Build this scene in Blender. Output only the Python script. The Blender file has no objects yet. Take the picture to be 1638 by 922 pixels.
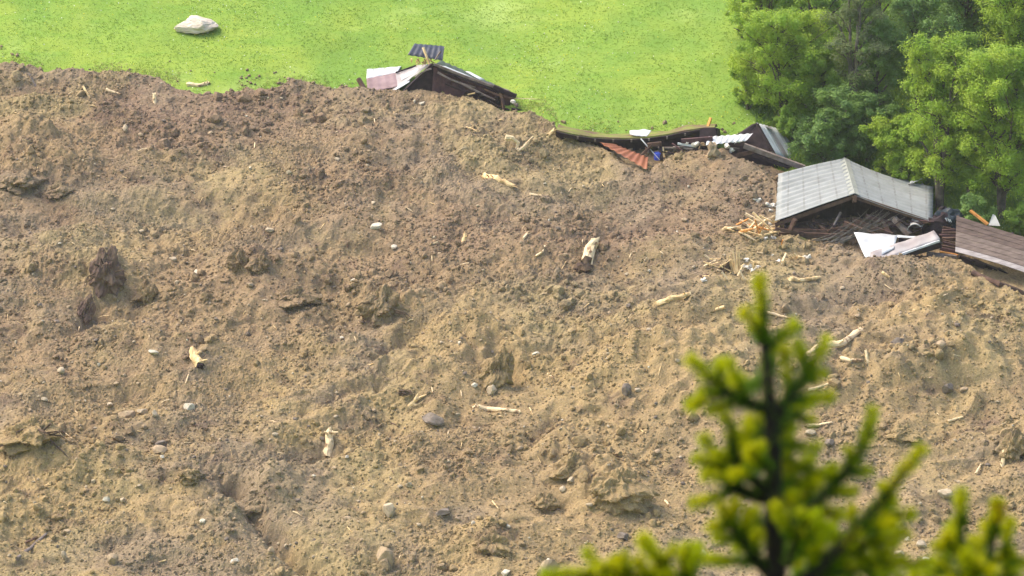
import bpy, bmesh, math, random
import numpy as np
from mathutils import Vector, Matrix
R = math.radians
sc = bpy.context.scene
col = sc.collection
# ------------------------------------------------------------------ camera
PITCH = R(15.0); DIST = 300.0; LENS = 190.0
CAM = Vector((0, -DIST*math.cos(PITCH), DIST*math.sin(PITCH)))
cd = bpy.data.cameras.new('camera'); cam = bpy.data.objects.new('camera', cd); col.objects.link(cam)
cam.location = CAM; cam.rotation_euler = (R(90)-PITCH, 0, 0)
cd.lens = LENS; cd.sensor_width = 36; cd.clip_start = 0.1; cd.clip_end = 6000
cd.dof.use_dof = True; cd.dof.focus_distance = 302; cd.dof.aperture_fstop = 11.5
sc.camera = cam
# ------------------------------------------------------------------ world, sun, exposure
SUN_EL, SUN_ROT = R(54), R(288)          # rotation clockwise from +Y
w = bpy.data.worlds.new('World'); sc.world = w; w.use_nodes = True
nt = w.node_tree; bg = nt.nodes['Background']
sky = nt.nodes.new('ShaderNodeTexSky'); sky.sky_type = 'NISHITA'; sky.sun_disc = False
sky.sun_elevation = SUN_EL; sky.sun_rotation = SUN_ROT
sky.air_density = 1.0; sky.dust_density = 6.0; sky.ozone_density = 0.6; sky.altitude = 1200
nt.links.new(sky.outputs[0], bg.inputs[0]); bg.inputs[1].default_value = 0.14
sd = bpy.data.lights.new('sun', 'SUN'); sun = bpy.data.objects.new('sun', sd); col.objects.link(sun)
sd.energy = 1.2; sd.angle = R(32); sd.color = (1.0, 0.93, 0.80)
az = SUN_ROT
sdir = Vector((math.sin(az)*math.cos(SUN_EL), math.cos(az)*math.cos(SUN_EL), math.sin(SUN_EL)))
sun.rotation_euler = sdir.to_track_quat('Z', 'Y').to_euler(); sun.location = (0, 0, 60)
sc.view_settings.view_transform = 'Standard'; sc.view_settings.look = 'None'
sc.view_settings.use_white_balance = True; sc.view_settings.white_balance_temperature = 7050; sc.view_settings.white_balance_tint = 10; sc.view_settings.gamma = 1; sc.view_settings.exposure = 1.88; sc.view_settings.use_curve_mapping = False
sc.render.engine = 'CYCLES'
sc.cycles.use_denoising = True
sc.cycles.max_bounces = 6; sc.cycles.diffuse_bounces = 3; sc.cycles.glossy_bounces = 2
sc.cycles.transmission_bounces = 3; sc.cycles.volume_bounces = 1

rng = np.random.default_rng(7)
rnd = random.Random(11)
# ------------------------------------------------------------------ picture <-> place helpers (photo is 1638 wide)
FW = Vector((0, math.cos(PITCH), -math.sin(PITCH))); UP = Vector((0, math.sin(PITCH), math.cos(PITCH)))
TX = 18.0/LENS
def ray(px, py):
    return FW + Vector((1, 0, 0))*((px-819)/819*TX) - UP*((py-461)/819*TX)
def P(px, py, dep):
    return CAM + ray(px, py)*dep
def proj(v):
    d = Vector(v)-CAM; t = d.dot(FW)
    return 819+d.x/t/TX*819, 461-d.dot(UP)/t/TX*819
MPP = 2*DIST*TX/1638        # metres per photo pixel at 300 m (about 0.035)

# ------------------------------------------------------------------ noise
def _h(ix, iy, s):
    h = (ix*374761393 + iy*668265263 + s*2147483647) & 0xFFFFFFFF
    h = ((h ^ (h >> 13))*1274126177) & 0xFFFFFFFF
    h = ((h ^ (h >> 16))*2246822519) & 0xFFFFFFFF
    return (h ^ (h >> 15)) & 0xFFFFFFFF
def noise(x, y, s=0):
    x = np.asarray(x, float); y = np.asarray(y, float)
    x0 = np.floor(x); y0 = np.floor(y); fx = x-x0; fy = y-y0
    ix = x0.astype(np.int64); iy = y0.astype(np.int64)
    u = fx*fx*fx*(fx*(fx*6-15)+10); v = fy*fy*fy*(fy*(fy*6-15)+10)
    def g(dx, dy):
        a = _h(ix+dx, iy+dy, s).astype(float)/4294967295*2*math.pi
        return np.cos(a)*(fx-dx)+np.sin(a)*(fy-dy)
    a = g(0, 0); b = g(1, 0); c = g(0, 1); d = g(1, 1)
    return ((a+(b-a)*u)+((c+(d-c)*u)-(a+(b-a)*u))*v)*1.5
def fbm(x, y, o, s=0, gain=0.5):
    t = 0; amp = 1
    for i in range(o):
        t = t+amp*noise(x*2**i, y*2**i, s+i*17); amp *= gain
    return t
def clodn(x, y, s=0, fill=.75):
    """rounded lumps of random size, one per cell"""
    x = np.asarray(x, float); y = np.asarray(y, float); ix = np.floor(x).astype(np.int64); iy = np.floor(y).astype(np.int64); best = np.zeros(x.shape)
    for dx in (-1, 0, 1):
        for dy in (-1, 0, 1):
            a = _h(ix+dx, iy+dy, s).astype(float)/4294967295; b = _h(ix+dx, iy+dy, s+7).astype(float)/4294967295; c_ = _h(ix+dx, iy+dy, s+13).astype(float)/4294967295
            rr = .25+.55*c_*c_; k = (x-(ix+dx+a))*(1+.5*(b-.5)); m = (y-(iy+dy+b))*(1+.5*(c_-.5)); d2 = (k*k+m*m)/(rr*rr)
            best = np.maximum(best, rr*np.sqrt(np.maximum(0, 1-d2))*(((a*7+c_*3) % 1) < fill))
    return best
def sstep(a, b, x):
    t = np.clip((x-a)/(b-a), 0, 1); return t*t*(3-2*t)

# ------------------------------------------------------------------ terrain functions
SLOPE = math.tan(R(18))
def ground_h(x, y):
    x = np.asarray(x, float); y = np.asarray(y, float)
    z = y*SLOPE
    z = z + 0.5*fbm(x*0.045, y*0.045, 3, 5)*sstep(-60, 20, y) + 0.10*fbm(x*0.3, y*0.3, 3, 9)
    z = np.where(y < -110, -110*SLOPE + (y+110)*SLOPE*0.1, z)
    hill = 75.9-(y+289.8)*0.92                      # the steep bank below the camera
    hill = np.where(y < -289.8, 75.9+(-289.8-y)*0.15, hill)
    hill = hill + 0.25*fbm(x*0.2, y*0.2, 3, 31)
    return np.maximum(z, hill)
def raw_plane(px, py):
    r = ray(px, py); t = -(CAM.z-CAM.y*SLOPE)/(r.z-r.y*SLOPE)
    return CAM+r*t
# the upper edge of the slide, read off the photograph and laid on the slope
EDGE = [(-900, 40), (-300, 85), (0, 106), (100, 114), (200, 118), (290, 134), (340, 146), (400, 141), (520, 132), (565, 146), (590, 140), (820, 168),
        (870, 186), (890, 208), (905, 218), (1145, 222), (1200, 240), (1285, 272), (1330, 296), (1500, 322), (1545, 345), (1640, 410), (1900, 520), (2500, 600)]
FRONT = [(-900, 34), (-300, 79), (0, 100), (100, 108), (200, 112), (290, 128), (340, 140), (400, 135), (520, 126), (570, 145), (600, 156), (640, 156), (690, 148), (720, 152),
         (750, 160), (800, 188), (860, 198), (885, 208), (905, 223), (925, 236), (960, 243), (1000, 270), (1036, 284), (1060, 268), (1085, 260), (1110, 249), (1140, 250),
         (1165, 262), (1200, 270), (1232, 284), (1240, 310), (1243, 350), (1250, 384), (1300, 395), (1340, 399), (1366, 412), (1390, 440), (1440, 436), (1480, 424), (1530, 424),
         (1560, 444), (1600, 468), (1638, 487), (1900, 560), (2500, 640)]
def edge_line(E):
    q = [raw_plane(a, b) for a, b in E]; return np.maximum.accumulate(np.array([v.x for v in q]))+1e-3*np.arange(len(q)), np.array([v.y for v in q])
ex, ey = edge_line(EDGE); fx_, fy_ = edge_line(FRONT)
SXG = np.arange(-80, 80, .25); SYG = np.convolve(np.pad(np.interp(SXG, fx_, fy_), 20, mode='edge'), np.hanning(43)[1:-1]/np.hanning(43).sum(), mode='valid')
def mound(x, y, px, py, h, rx, ry=None, rot=0):
    c = raw_plane(px, py+(38 if py > 330 else 18)); ry = ry or rx
    dx = x-c.x; dy = y-c.y
    a = dx*math.cos(rot)+dy*math.sin(rot); b = -dx*math.sin(rot)+dy*math.cos(rot)
    return h*np.exp(-((a/rx)**2+(b/ry)**2)**1.1)
MOUNDS = [(172, 440, .7, 1.3, 1.2, .3), (160, 440, .7, 2.4, 1.6, 0), (150, 505, -1.1, .8, 2.2, -.5), (398, 430, .6, 1.6, 1.4, 0), (450, 455, .9, 2.8, 2.0, .3),
          (610, 490, 1.0, 1.6, 2.4, .6), (665, 495, .8, 1.0, 1.4, 0), (560, 500, -.7, 2, 1, .4), (540, 560, .8, 3.5, 1.6, -.5), (45, 700, .7, 1.9, 1.6, 0),
          (20, 610, .6, 3, 2, 0), (965, 785, 1.1, 2.3, 2.4, 0), (900, 720, .9, 1.6, 1.6, .3), (892, 815, -1.0, 1.1, 1.1, 0), (870, 700, -.6, .5, 2.5, -.5), (200, 500, -.7, .7, 2.0, -.6), (560, 640, -.8, .6, 4.5, -1.0), (640, 560, -.6, .5, 3.5, -.7), (808, 590, -1.5, .7, 1.5, .5), (775, 560, .9, 1.6, 2.4, .6),
          (1050, 560, 1.2, 8, 6, 0), (1450, 560, 1.0, 8, 5, 0), (1530, 480, .7, 6, 3, .3), (400, 815, -1.5, .7, 1.6, .4),
          (380, 785, -1.1, .9, .9, 0), (455, 880, -1.5, .55, 3.2, .6), (500, 735, -.8, 1.4, .8, .2), (440, 790, .7, 1.3, 1.6, 0), (560, 720, -.5, 3.4, .8, .25),
          (640, 760, .7, 7, 3.5, .1), (40, 270, 1.0, 1.8, 3.0, 0), (100, 300, .7, 1.6, 1.6, 0), (300, 250, .5, 4, 3, 0), (690, 230, .8, 4, 4, 0), 
          (1130, 276, .4, 1.6, 1.6, 0), (1190, 300, .3, 1.7, 2.2, 0), (1490, 450, .6, 2.0, 1.8, 0), (1390, 475, -.5, 2.2, 1.0, 0), (50, 420, .5, 2.6, 2, 0),
          (300, 760, .6, 2.6, 1.6, .3), (190, 850, -.5, 1.8, 1.2, .2), (785, 870, .7, 1.8, 1.8, 0), (700, 672, .6, 1.0, 1.0, 0), (850, 540, -.4, 4, 2, 0),
          (1630, 530, .5, 1.7, 1.7, 0), (1425, 700, .5, 2.2, 2, 0), (1630, 720, .7, 1.8, 1.8, 0), (250, 380, -.5, 3.0, 2.0, 0), (530, 400, -.4, 5, 2, 0), (250, 560, .8, 6, 1.6, -.3), (560, 700, -.7, 6, 1.3, .55), (700, 610, .8, 6, 2, .55), (300, 340, -.6, 9, 1.8, .1), (650, 330, .6, 8, 2, -.1), (200, 780, .6, 5, 1.5, -.4), (1300, 640, .8, 9, 2, .25), (1200, 540, -.6, 8, 1.5, .2), (340, 770, -.9, 1.6, .9, -.6), (510, 915, -1.2, .8, 2.0, .7), (350, 850, .6, 1.6, 2.2, .5), (860, 380, .5, 5, 3, 0)]
def debris_above(x, y):
    """height of the slide mass above the ground"""
    x = np.asarray(x, float); y = np.asarray(y, float)
    wob = (0.5-.2*sstep(-10, -7.5, x))*fbm(x*0.35, y*0.35, 4, 77)
    d = np.interp(x, ex, ey)-y+wob                     # distance in from the edge
    lowd = y+130+3*fbm(x*.08, y*.08, 3, 91)
    edge = sstep(-0.6, 1.6, d)
    wx = x+0.8*noise(x*.5, y*.5, 51); wy = y+0.8*noise(x*.5+9, y*.5, 52)
    h = 0.40*fbm(wx*0.13, wy*0.13, 2, 11)
    rid = 1-np.abs(fbm(wx*0.24, wy*0.30, 2, 21))*1.5
    h = h+0.32*(rid-.5)*(0.5+0.5*sstep(-.4, .5, noise(x*.07, y*.07, 63)))
    smooth = np.maximum(sstep(3, 11, x)*sstep(17, 10, y), .8*sstep(-6, 2, x)*sstep(-6, -14, y)); calm = 1-.62*smooth
    for i, (f, a) in enumerate([(0.8, .13), (1.5, .09), (2.9, .055), (5.2, .046), (9., .034)]):
        m = 0.40+0.9*sstep(-.25, .5, noise(x*.18, y*.2, 140+i//2))
        h = h+a*m*calm*1.3*noise(x*f*.85+3.1*i, y*f, 101+i)
    jx = x+.12*noise(x*4, y*4, 61)+.05*noise(x*10, y*10, 62); jy = y+.12*noise(x*4+7, y*4, 63)+.05*noise(x*10+5, y*10, 64)
    for f, a in ((.5, .24), (1.05, .17), (2.3, .085), (4.6, .045)):
        m = 0.02+1.2*sstep(-.05, .5, noise(x*.16, y*.2, 150+int(f*3))+.3*noise(x*.6, y*.6, 160))
        m = m*(1-.6*smooth)
        h = h+a*m*(clodn(jx*f*.9, jy*f, int(f*20))-.12)
    fl = noise(x*.12+y*.15, y*.36-x*.12, 301)+.22*noise(x*.4, y*.7, 305); h = h+.75*fl*sstep(-.35, .4, noise(x*.06+3, y*.07, 66))
    h = h-.10*sstep(.18, .5, noise(x*1.1, y*1.3, 177))-.16*sstep(.3, .55, noise(x*.5, y*.8, 178))
    na = noise(x*1.3, y*1.3, 200); nb_ = .22*noise(x*1.9, y*1.7, 201)
    for m in MOUNDS: h = h+mound(x, y, *m)*(.85+.3*na+(nb_ if m[3] < 2.6 else 0))
    din = np.interp(x, SXG, SYG)-y
    h = np.maximum(h+0.75+.75*sstep(3, 13, din), .12+.1*np.abs(noise(x*2, y*2, 3)))
    df = np.interp(x, fx_, fy_)-y+wob*.6
    rim = 0.18*np.exp(-((df-1.6)/1.4)**2)                # the front piles up at its edge
    fr = sstep(-.2, 1.5, df); low = .16+.10*noise(x*1.7, y*1.7, 88)
    h = low+(h+rim-low)*fr
    h = h*edge-0.9*(1-edge)
    return np.where(lowd < 0, h+lowd*0.2, h)

# non-uniform grid, fine where the picture looks
def axis(lo, hi, step, far_lo, far_hi, g=1.09):
    a = list(np.arange(lo, hi, step)); s = step; v = a[-1]
    while v < far_hi: s = min(s*g, 6); v += s; a.append(v)
    s = step; v = a[0]; b = []
    while v > far_lo: s = min(s*g, 6); v -= s; b.append(v)
    return np.array(b[::-1]+a)
gx = axis(-31, 31, 0.066, -75, 75); gy = axis(-36, 33.5, 0.075, -132, 42)
GX, GY = np.meshgrid(gx, gy)
DZ = ground_h(GX, GY)+debris_above(GX, GY)
def bil(x, y):
    i = np.clip(np.searchsorted(gx, x)-1, 0, len(gx)-2); j = np.clip(np.searchsorted(gy, y)-1, 0, len(gy)-2)
    u = np.clip((x-gx[i])/(gx[i+1]-gx[i]), 0, 1); v = np.clip((y-gy[j])/(gy[j+1]-gy[j]), 0, 1)
    return (DZ[j, i]*(1-u)+DZ[j, i+1]*u)*(1-v)+(DZ[j+1, i]*(1-u)+DZ[j+1, i+1]*u)*v
def surf(x, y):
    x = np.asarray(x, float); y = np.asarray(y, float)
    g = ground_h(x, y)
    inside = (x > gx[0]) & (x < gx[-1]) & (y > gy[0]) & (y < gy[-1])
    return np.where(inside, np.maximum(g, bil(x, y)), g)
TT = np.arange(225, 420, 0.05)
def G(px, py, only_ground=False):
    r = ray(px, py)
    x = CAM.x+r.x*TT; y = CAM.y+r.y*TT; z = CAM.z+r.z*TT
    s = ground_h(x, y) if only_ground else surf(x, y)
    k = np.argmax(z < s)
    return Vector((x[k], y[k], float(s[k])))
def dep(v): return (v-CAM).dot(FW)

# ------------------------------------------------------------------ materials
def mat(name, c1, c2=None, scale=3.0, rough=0.9, bump=0.0, bscale=None, spec=0.2, coords='Object', metallic=0, stretch=None, lo=.35, hi=.65):
    m = bpy.data.materials.new(name); m.use_nodes = True
    n = m.node_tree.nodes; l = m.node_tree.links; b = n['Principled BSDF']
    b.inputs['Roughness'].default_value = rough; b.inputs['Specular IOR Level'].default_value = spec; b.inputs['Metallic'].default_value = metallic
    tc = n.new('ShaderNodeTexCoord'); src = tc.outputs[coords]
    if stretch:
        mp = n.new('ShaderNodeMapping'); mp.inputs['Scale'].default_value = stretch; l.new(src, mp.inputs[0]); src = mp.outputs[0]
    if c2 is None: c2 = tuple(v*0.75 for v in c1)
    t = n.new('ShaderNodeTexNoise'); t.inputs['Scale'].default_value = scale; t.inputs['Detail'].default_value = 6; l.new(src, t.inputs['Vector'])
    cr = n.new('ShaderNodeValToRGB'); cr.color_ramp.elements[0].position = lo; cr.color_ramp.elements[1].position = hi
    cr.color_ramp.elements[0].color = (*c1, 1); cr.color_ramp.elements[1].color = (*c2, 1)
    l.new(t.outputs['Fac'], cr.inputs[0]); l.new(cr.outputs[0], b.inputs['Base Color'])
    if bump:
        t2 = n.new('ShaderNodeTexNoise'); t2.inputs['Scale'].default_value = bscale or scale*3; t2.inputs['Detail'].default_value = 5; l.new(src, t2.inputs['Vector'])
        bp = n.new('ShaderNodeBump'); bp.inputs['Strength'].default_value = 1; bp.inputs['Distance'].default_value = bump
        l.new(t2.outputs['Fac'], bp.inputs['Height']); l.new(bp.outputs[0], b.inputs['Normal'])
    return m
def leafmat(name, c1, c2, scale=0.5, trans=0.35):
    m = mat(name, c1, c2, scale, 0.6, spec=0.25)
    n = m.node_tree.nodes; l = m.node_tree.links; b = n['Principled BSDF']; cr = [x for x in n if x.type == 'VALTORGB'][0]
    tr = n.new('ShaderNodeBsdfTranslucent'); mx = n.new('ShaderNodeMixShader'); mx.inputs[0].default_value = trans
    l.new(cr.outputs[0], tr.inputs[0]); l.new(b.outputs[0], mx.inputs[1]); l.new(tr.outputs[0], mx.inputs[2])
    l.new(mx.outputs[0], n['Material Output'].inputs[0])
    return m
def mixn(n, l, fac, a, b, blend='MIX'):
    m = n.new('ShaderNodeMix'); m.data_type = 'RGBA'; m.blend_type = blend
    if isinstance(fac, (int, float)): m.inputs[0].default_value = fac
    else: l.new(fac, m.inputs[0])
    for s, v in ((6, a), (7, b)):
        if isinstance(v, tuple): m.inputs[s].default_value = (*v, 1)
        else: l.new(v, m.inputs[s])
    return m.outputs[2]
def ramp(n, l, src, lo, hi, a=0.0, b=1.0):
    r = n.new('ShaderNodeMapRange'); l.new(src, r.inputs[0])
    r.inputs[1].default_value = lo; r.inputs[2].default_value = hi; r.inputs[3].default_value = a; r.inputs[4].default_value = b
    return r.outputs[0]
def tex(n, l, src, scale, detail=4, rough=.5, stretch=None):
    if stretch:
        mp = n.new('ShaderNodeMapping'); mp.inputs['Scale'].default_value = stretch; l.new(src, mp.inputs[0]); src = mp.outputs[0]
    t = n.new('ShaderNodeTexNoise'); t.inputs['Scale'].default_value = scale; t.inputs['Detail'].default_value = detail; t.inputs['Roughness'].default_value = rough
    l.new(src, t.inputs['Vector']); return t.outputs['Fac']
def soil_mat():
    m = bpy.data.materials.new('churned_soil'); m.use_nodes = True
    n = m.node_tree.nodes; l = m.node_tree.links; b = n['Principled BSDF']; b.inputs['Roughness'].default_value = .95; b.inputs['Specular IOR Level'].default_value = .1
    g = n.new('ShaderNodeNewGeometry'); pos = g.outputs['Position']
    sx = n.new('ShaderNodeSeparateXYZ'); l.new(pos, sx.inputs[0])
    # two soils: purplish humus with some haze painted in high on the slope, ochre silt from deeper down, grey clay patches
    big = tex(n, l, pos, .055, 4, .6)
    add = n.new('ShaderNodeMath'); add.operation = 'MULTIPLY_ADD'; l.new(sx.outputs[1], add.inputs[0]); add.inputs[1].default_value = -.0085; l.new(big, add.inputs[2])
    zone = ramp(n, l, add.outputs[0], .33, .68)
    c = mixn(n, l, zone, (.188, .128, .084), (.282, .202, .099))
    grey = ramp(n, l, tex(n, l, pos, .10, 6, .65, (.8, 1.2, 1)), .50, .60, 0, .85)
    c = mixn(n, l, grey, c, (.205, .155, .102))
    ol = ramp(n, l, tex(n, l, pos, .09, 5, .6, (1.2, .9, 1)), .52, .64, 0, .8)
    c = mixn(n, l, ol, c, (.262, .202, .103))
    # damp dark clods with their own outline
    damp = ramp(n, l, tex(n, l, pos, .42, 7, .72), .53, .67, 0, .60)
    c = mixn(n, l, damp, c, (.078, .048, .043))
    dry = ramp(n, l, tex(n, l, pos, 2.6, 6, .7), .55, .70, 0, .40)
    c = mixn(n, l, dry, c, (.36, .27, .155))
    fine = ramp(n, l, tex(n, l, pos, 11, 5, .75), .35, .65, .70, 1.30)
    cc = n.new('ShaderNodeMix'); cc.data_type = 'RGBA'; cc.blend_type = 'MULTIPLY'; cc.inputs[0].default_value = 1
    l.new(c, cc.inputs[6]); cb = n.new('ShaderNodeCombineColor'); [l.new(fine, cb.inputs[i]) for i in range(3)]; l.new(cb.outputs[0], cc.inputs[7])
    # pale grit
    grit = ramp(n, l, tex(n, l, pos, 17, 2, .5), .68, .72, 0, .5)
    c = mixn(n, l, grit, cc.outputs[2], (.50, .42, .29))
    l.new(c, b.inputs['Base Color'])
    bp = n.new('ShaderNodeBump'); bp.inputs['Distance'].default_value = .07; bp.inputs['Strength'].default_value = 1
    l.new(tex(n, l, pos, 5.5, 7, .75), bp.inputs['Height']); l.new(bp.outputs[0], b.inputs['Normal'])
    return m
def meadow_mat():
    m = bpy.data.materials.new('meadow_grass'); m.use_nodes = True
    n = m.node_tree.nodes; l = m.node_tree.links; b = n['Principled BSDF']; b.inputs['Roughness'].default_value = .9; b.inputs['Specular IOR Level'].default_value = .15
    g = n.new('ShaderNodeNewGeometry'); pos = g.outputs['Position']
    a = ramp(n, l, tex(n, l, pos, .22, 5, .6, (1, .7, 1)), .38, .62)
    c = mixn(n, l, a, (.135, .232, .036), (.205, .282, .042))
    pale = ramp(n, l, tex(n, l, pos, .13, 4, .6), .55, .68, 0, .55)
    c = mixn(n, l, pale, c, (.285, .375, .110))
    st = ramp(n, l, tex(n, l, pos, .5, 5, .65, (.5, 1.6, 1)), .50, .66, 0, .55)
    c = mixn(n, l, st, c, (.125, .235, .030))
    f = ramp(n, l, tex(n, l, pos, 6, 4, .7), .3, .7, .94, 1.06)
    cb = n.new('ShaderNodeCombineColor'); [l.new(f, cb.inputs[i]) for i in range(3)]
    c = mixn(n, l, 1.0, c, cb.outputs[0], 'MULTIPLY')
    l.new(c, b.inputs['Base Color'])
    bp = n.new('ShaderNodeBump'); bp.inputs['Distance'].default_value = .03
    l.new(tex(n, l, pos, 7, 4, .7), bp.inputs['Height']); l.new(bp.outputs[0], b.inputs['Normal'])
    return m
SOIL = soil_mat(); MEADOW = meadow_mat()
M = dict(
    stone_pale=mat('pale_stone', (.40, .33, .23), (.30, .23, .15), 2.5, .85, .02, 9),
    stone_white=mat('white_stone', (.55, .50, .40), (.40, .34, .25), 2, .8, .02, 9),
    stone_tan=mat('tan_stone', (.36, .27, .17), (.26, .19, .12), 2.5, .9, .03, 8),
    stone_grey=mat('grey_stone', (.19, .155, .125), (.12, .095, .075), 2.5, .9, .03, 8),
    boulder=mat('boulder_stone', (.62, .53, .43), (.46, .38, .30), 1.2, .9, .06, 4),
    wood_pale=mat('fresh_split_wood', (.80, .60, .32), (.46, .29, .13), 4, .7, .01, 14, stretch=(1, 1, .25)),
    wood_white=mat('stripped_pale_wood', (.66, .50, .30), (.24, .14, .075), 2.6, .7, .01, 12, lo=.52, hi=.62),
    wood_orange=mat('orange_wood', (.62, .27, .07), (.44, .18, .05), 4, .7),
    wood_brown=mat('old_brown_timber', (.125, .072, .050), (.060, .035, .027), 3, .85, .01, 16, stretch=(1, 1, 1)),
    wood_dark=mat('dark_timber_and_shade', (.040, .026, .028), (.018, .012, .014), 3, .9, .01, 16),  # dark timber, also stands in for shade in openings and voids
    wood_grey=mat('grey_weathered_timber', (.22, .18, .155), (.12, .088, .072), 3, .9, .01, 16),
    wood_red=mat('red_brown_boards', (.095, .048, .046), (.045, .024, .026), 2.5, .85, .01, 12),
    bark=mat('bark', (.125, .105, .080), (.065, .052, .042), 4, .95, .03, 8),
    bark_grey=mat('grey_bark', (.16, .14, .115), (.08, .07, .06), 4, .95, .03, 8),
    root_dark=mat('muddy_root_wood', (.05, .032, .024), (.12, .08, .05), 3, .95, .03, 8),
    metal_white=mat('white_metal', (.56, .58, .58), (.38, .385, .39), 1.2, .45, spec=.4),
    metal_mauve=mat('rusty_mauve_metal', (.22, .185, .18), (.32, .295, .29), 1.0, .55, spec=.4),
    metal_maroon=mat('rusty_maroon_metal', (.155, .095, .095), (.23, .155, .155), 1.0, .6, spec=.3),
    metal_dark=mat('dark_metal', (.040, .043, .058), (.022, .024, .034), 1.5, .45, spec=.5),
    metal_orange=mat('terracotta_metal', (.27, .095, .040), (.20, .066, .028), 1.0, .6, spec=.3),
    metal_grey=mat('grey_metal', (.40, .40, .37), (.30, .29, .27), 1.0, .5, spec=.4),
    insulation=mat('white_foam', (.74, .70, .62), (.55, .48, .38), 3, .9, .02, 8),
    plastic_blue=mat('blue_plastic', (.055, .10, .50), (.04, .07, .36), 1, .4),
    plastic_pale=mat('pale_plastic', (.42, .47, .44), (.30, .35, .33), 1.4, .35),
    tarp=mat('dark_tarp', (.030, .045, .055), (.015, .022, .03), 1.5, .5),
    turf=mat('dry_turf', (.14, .085, .055), (.17, .20, .04), 1.3, .95, .05, 5),
    hole=mat('black_soil', (.035, .023, .02), (.02, .014, .013), 2, .95, .05, 6),
    leaf_bright=leafmat('bright_leaves', (.215, .360, .035), (.350, .460, .050), .7, .45),
    leaf_mid=leafmat('mid_leaves', (.165, .295, .042), (.255, .380, .052), .6, .45),
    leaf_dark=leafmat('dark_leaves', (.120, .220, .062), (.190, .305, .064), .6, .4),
    leaf_dull=leafmat('dull_leaves', (.150, .190, .085), (.190, .240, .080), .8, .4),
    needle_new=leafmat('new_needles', (.37, .42, .006), (.50, .46, .006), 9, .5),
    needle_old=leafmat('old_needles', (.035, .080, .004), (.11, .20, .005), 9, .35),
    needle_rust=leafmat('rusty_needles', (.42, .24, .01), (.45, .32, .01), 9, .4),
    twig=mat('spruce_bark', (.014, .009, .007), (.007, .005, .004), 20, .95),
    grass=leafmat('grass_blades', (.150, .265, .036), (.222, .315, .042), .15, .4),
    grass_pale=leafmat('pale_grass_blades', (.36, .48, .14), (.30, .42, .08), .3, .4),
    grass_dry=leafmat('dry_grass', (.38, .34, .14), (.28, .32, .07), .6, .2),
    flower_yellow=mat('yellow_petals', (.80, .68, .06), None, 1), flower_white=mat('white_petals', (.82, .84, .70), None, 1),
)
def barn_roof_mat():
    m = bpy.data.materials.new('grey_corrugated_roofing'); m.use_nodes = True
    n = m.node_tree.nodes; l = m.node_tree.links; b = n['Principled BSDF']; b.inputs['Roughness'].default_value = .55; b.inputs['Specular IOR Level'].default_value = .3
    tc = n.new('ShaderNodeTexCoord'); uv = tc.outputs['UV']; s = n.new('ShaderNodeSeparateXYZ'); l.new(uv, s.inputs[0])
    # v = metres down the slope: rows of fixings, u = metres along the ridge: rib shading painted as dark lines
    def line(src, period, width):
        md = n.new('ShaderNodeMath'); md.operation = 'PINGPONG'; l.new(src, md.inputs[0]); md.inputs[1].default_value = period/2
        return ramp(n, l, md.outputs[0], 0, width, 1, 0)
    base = mixn(n, l, ramp(n, l, tex(n, l, uv, .9, 6, .65), .35, .65), (.262, .275, .268), (.205, .215, .205))
    lichen = ramp(n, l, tex(n, l, uv, 2.7, 5, .7), .60, .72, 0, .4)
    base = mixn(n, l, lichen, base, (.36, .34, .28))
    dash = n.new('ShaderNodeMath'); dash.operation = 'PINGPONG'; l.new(s.outputs[0], dash.inputs[0]); dash.inputs[1].default_value = .225
    dm = ramp(n, l, dash.outputs[0], .07, .13, .3, 1)
    rows = n.new('ShaderNodeMath'); rows.operation = 'MULTIPLY'; l.new(line(s.outputs[1], .92, .08), rows.inputs[0]); l.new(dm, rows.inputs[1])
    r2 = n.new('ShaderNodeMath'); r2.operation = 'MULTIPLY'; l.new(rows.outputs[0], r2.inputs[0]); r2.inputs[1].default_value = .95
    c = mixn(n, l, r2.outputs[0], base, (.16, .155, .15))
    c = mixn(n, l, ramp(n, l, line(s.outputs[0], .56, .12), 0, 1, 0, .75), c, (.12, .12, .115))
    c = mixn(n, l, ramp(n, l, tex(n, l, uv, .8, 7, .75), .60, .68, 0, .6), c, (.20, .165, .12))
    l.new(c, b.inputs['Base Color'])
    return m
M['barn_roof'] = barn_roof_mat()

# ------------------------------------------------------------------ object helpers
def tag(o, label=None, cat=None, group=None, kind=None):
    if label: o['label'] = label
    if cat: o['category'] = cat
    if group: o['group'] = group
    if kind: o['kind'] = kind
    return o
def empty(name, loc, label, cat, group=None, rot=(0, 0, 0)):
    o = bpy.data.objects.new(name, None); o.location = loc; o.rotation_euler = rot; o.empty_display_size = .3; col.objects.link(o)
    return tag(o, label, cat, group)
def link(name, me, parent=None, world=True):
    o = bpy.data.objects.new(name, me); col.objects.link(o)
    if parent:
        o.parent = parent
        if world: o.matrix_parent_inverse = Matrix.LocRotScale(parent.location, parent.rotation_euler, parent.scale).inverted()
    return o
def npmesh(name, verts, faces, mats, smooth=False, midx=None, loops=None):
    """faces: (n,k) array of equal-sized polygons"""
    me = bpy.data.meshes.new(name); verts = np.asarray(verts, np.float32); faces = np.asarray(faces, np.int32)
    me.vertices.add(len(verts)); me.vertices.foreach_set('co', verts.ravel())
    k = faces.shape[1]; me.loops.add(faces.size); me.loops.foreach_set('vertex_index', faces.ravel())
    me.polygons.add(len(faces)); me.polygons.foreach_set('loop_start', np.arange(0, faces.size, k, dtype=np.int32))
    me.polygons.foreach_set('loop_total', np.full(len(faces), k, np.int32))
    for m in (mats if isinstance(mats, (list, tuple)) else [mats]): me.materials.append(m)
    if midx is not None: me.polygons.foreach_set('material_index', np.asarray(midx, np.int32))
    me.polygons.foreach_set('use_smooth', np.full(len(faces), smooth, bool))
    me.update(calc_edges=True); me.validate(); return me
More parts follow.
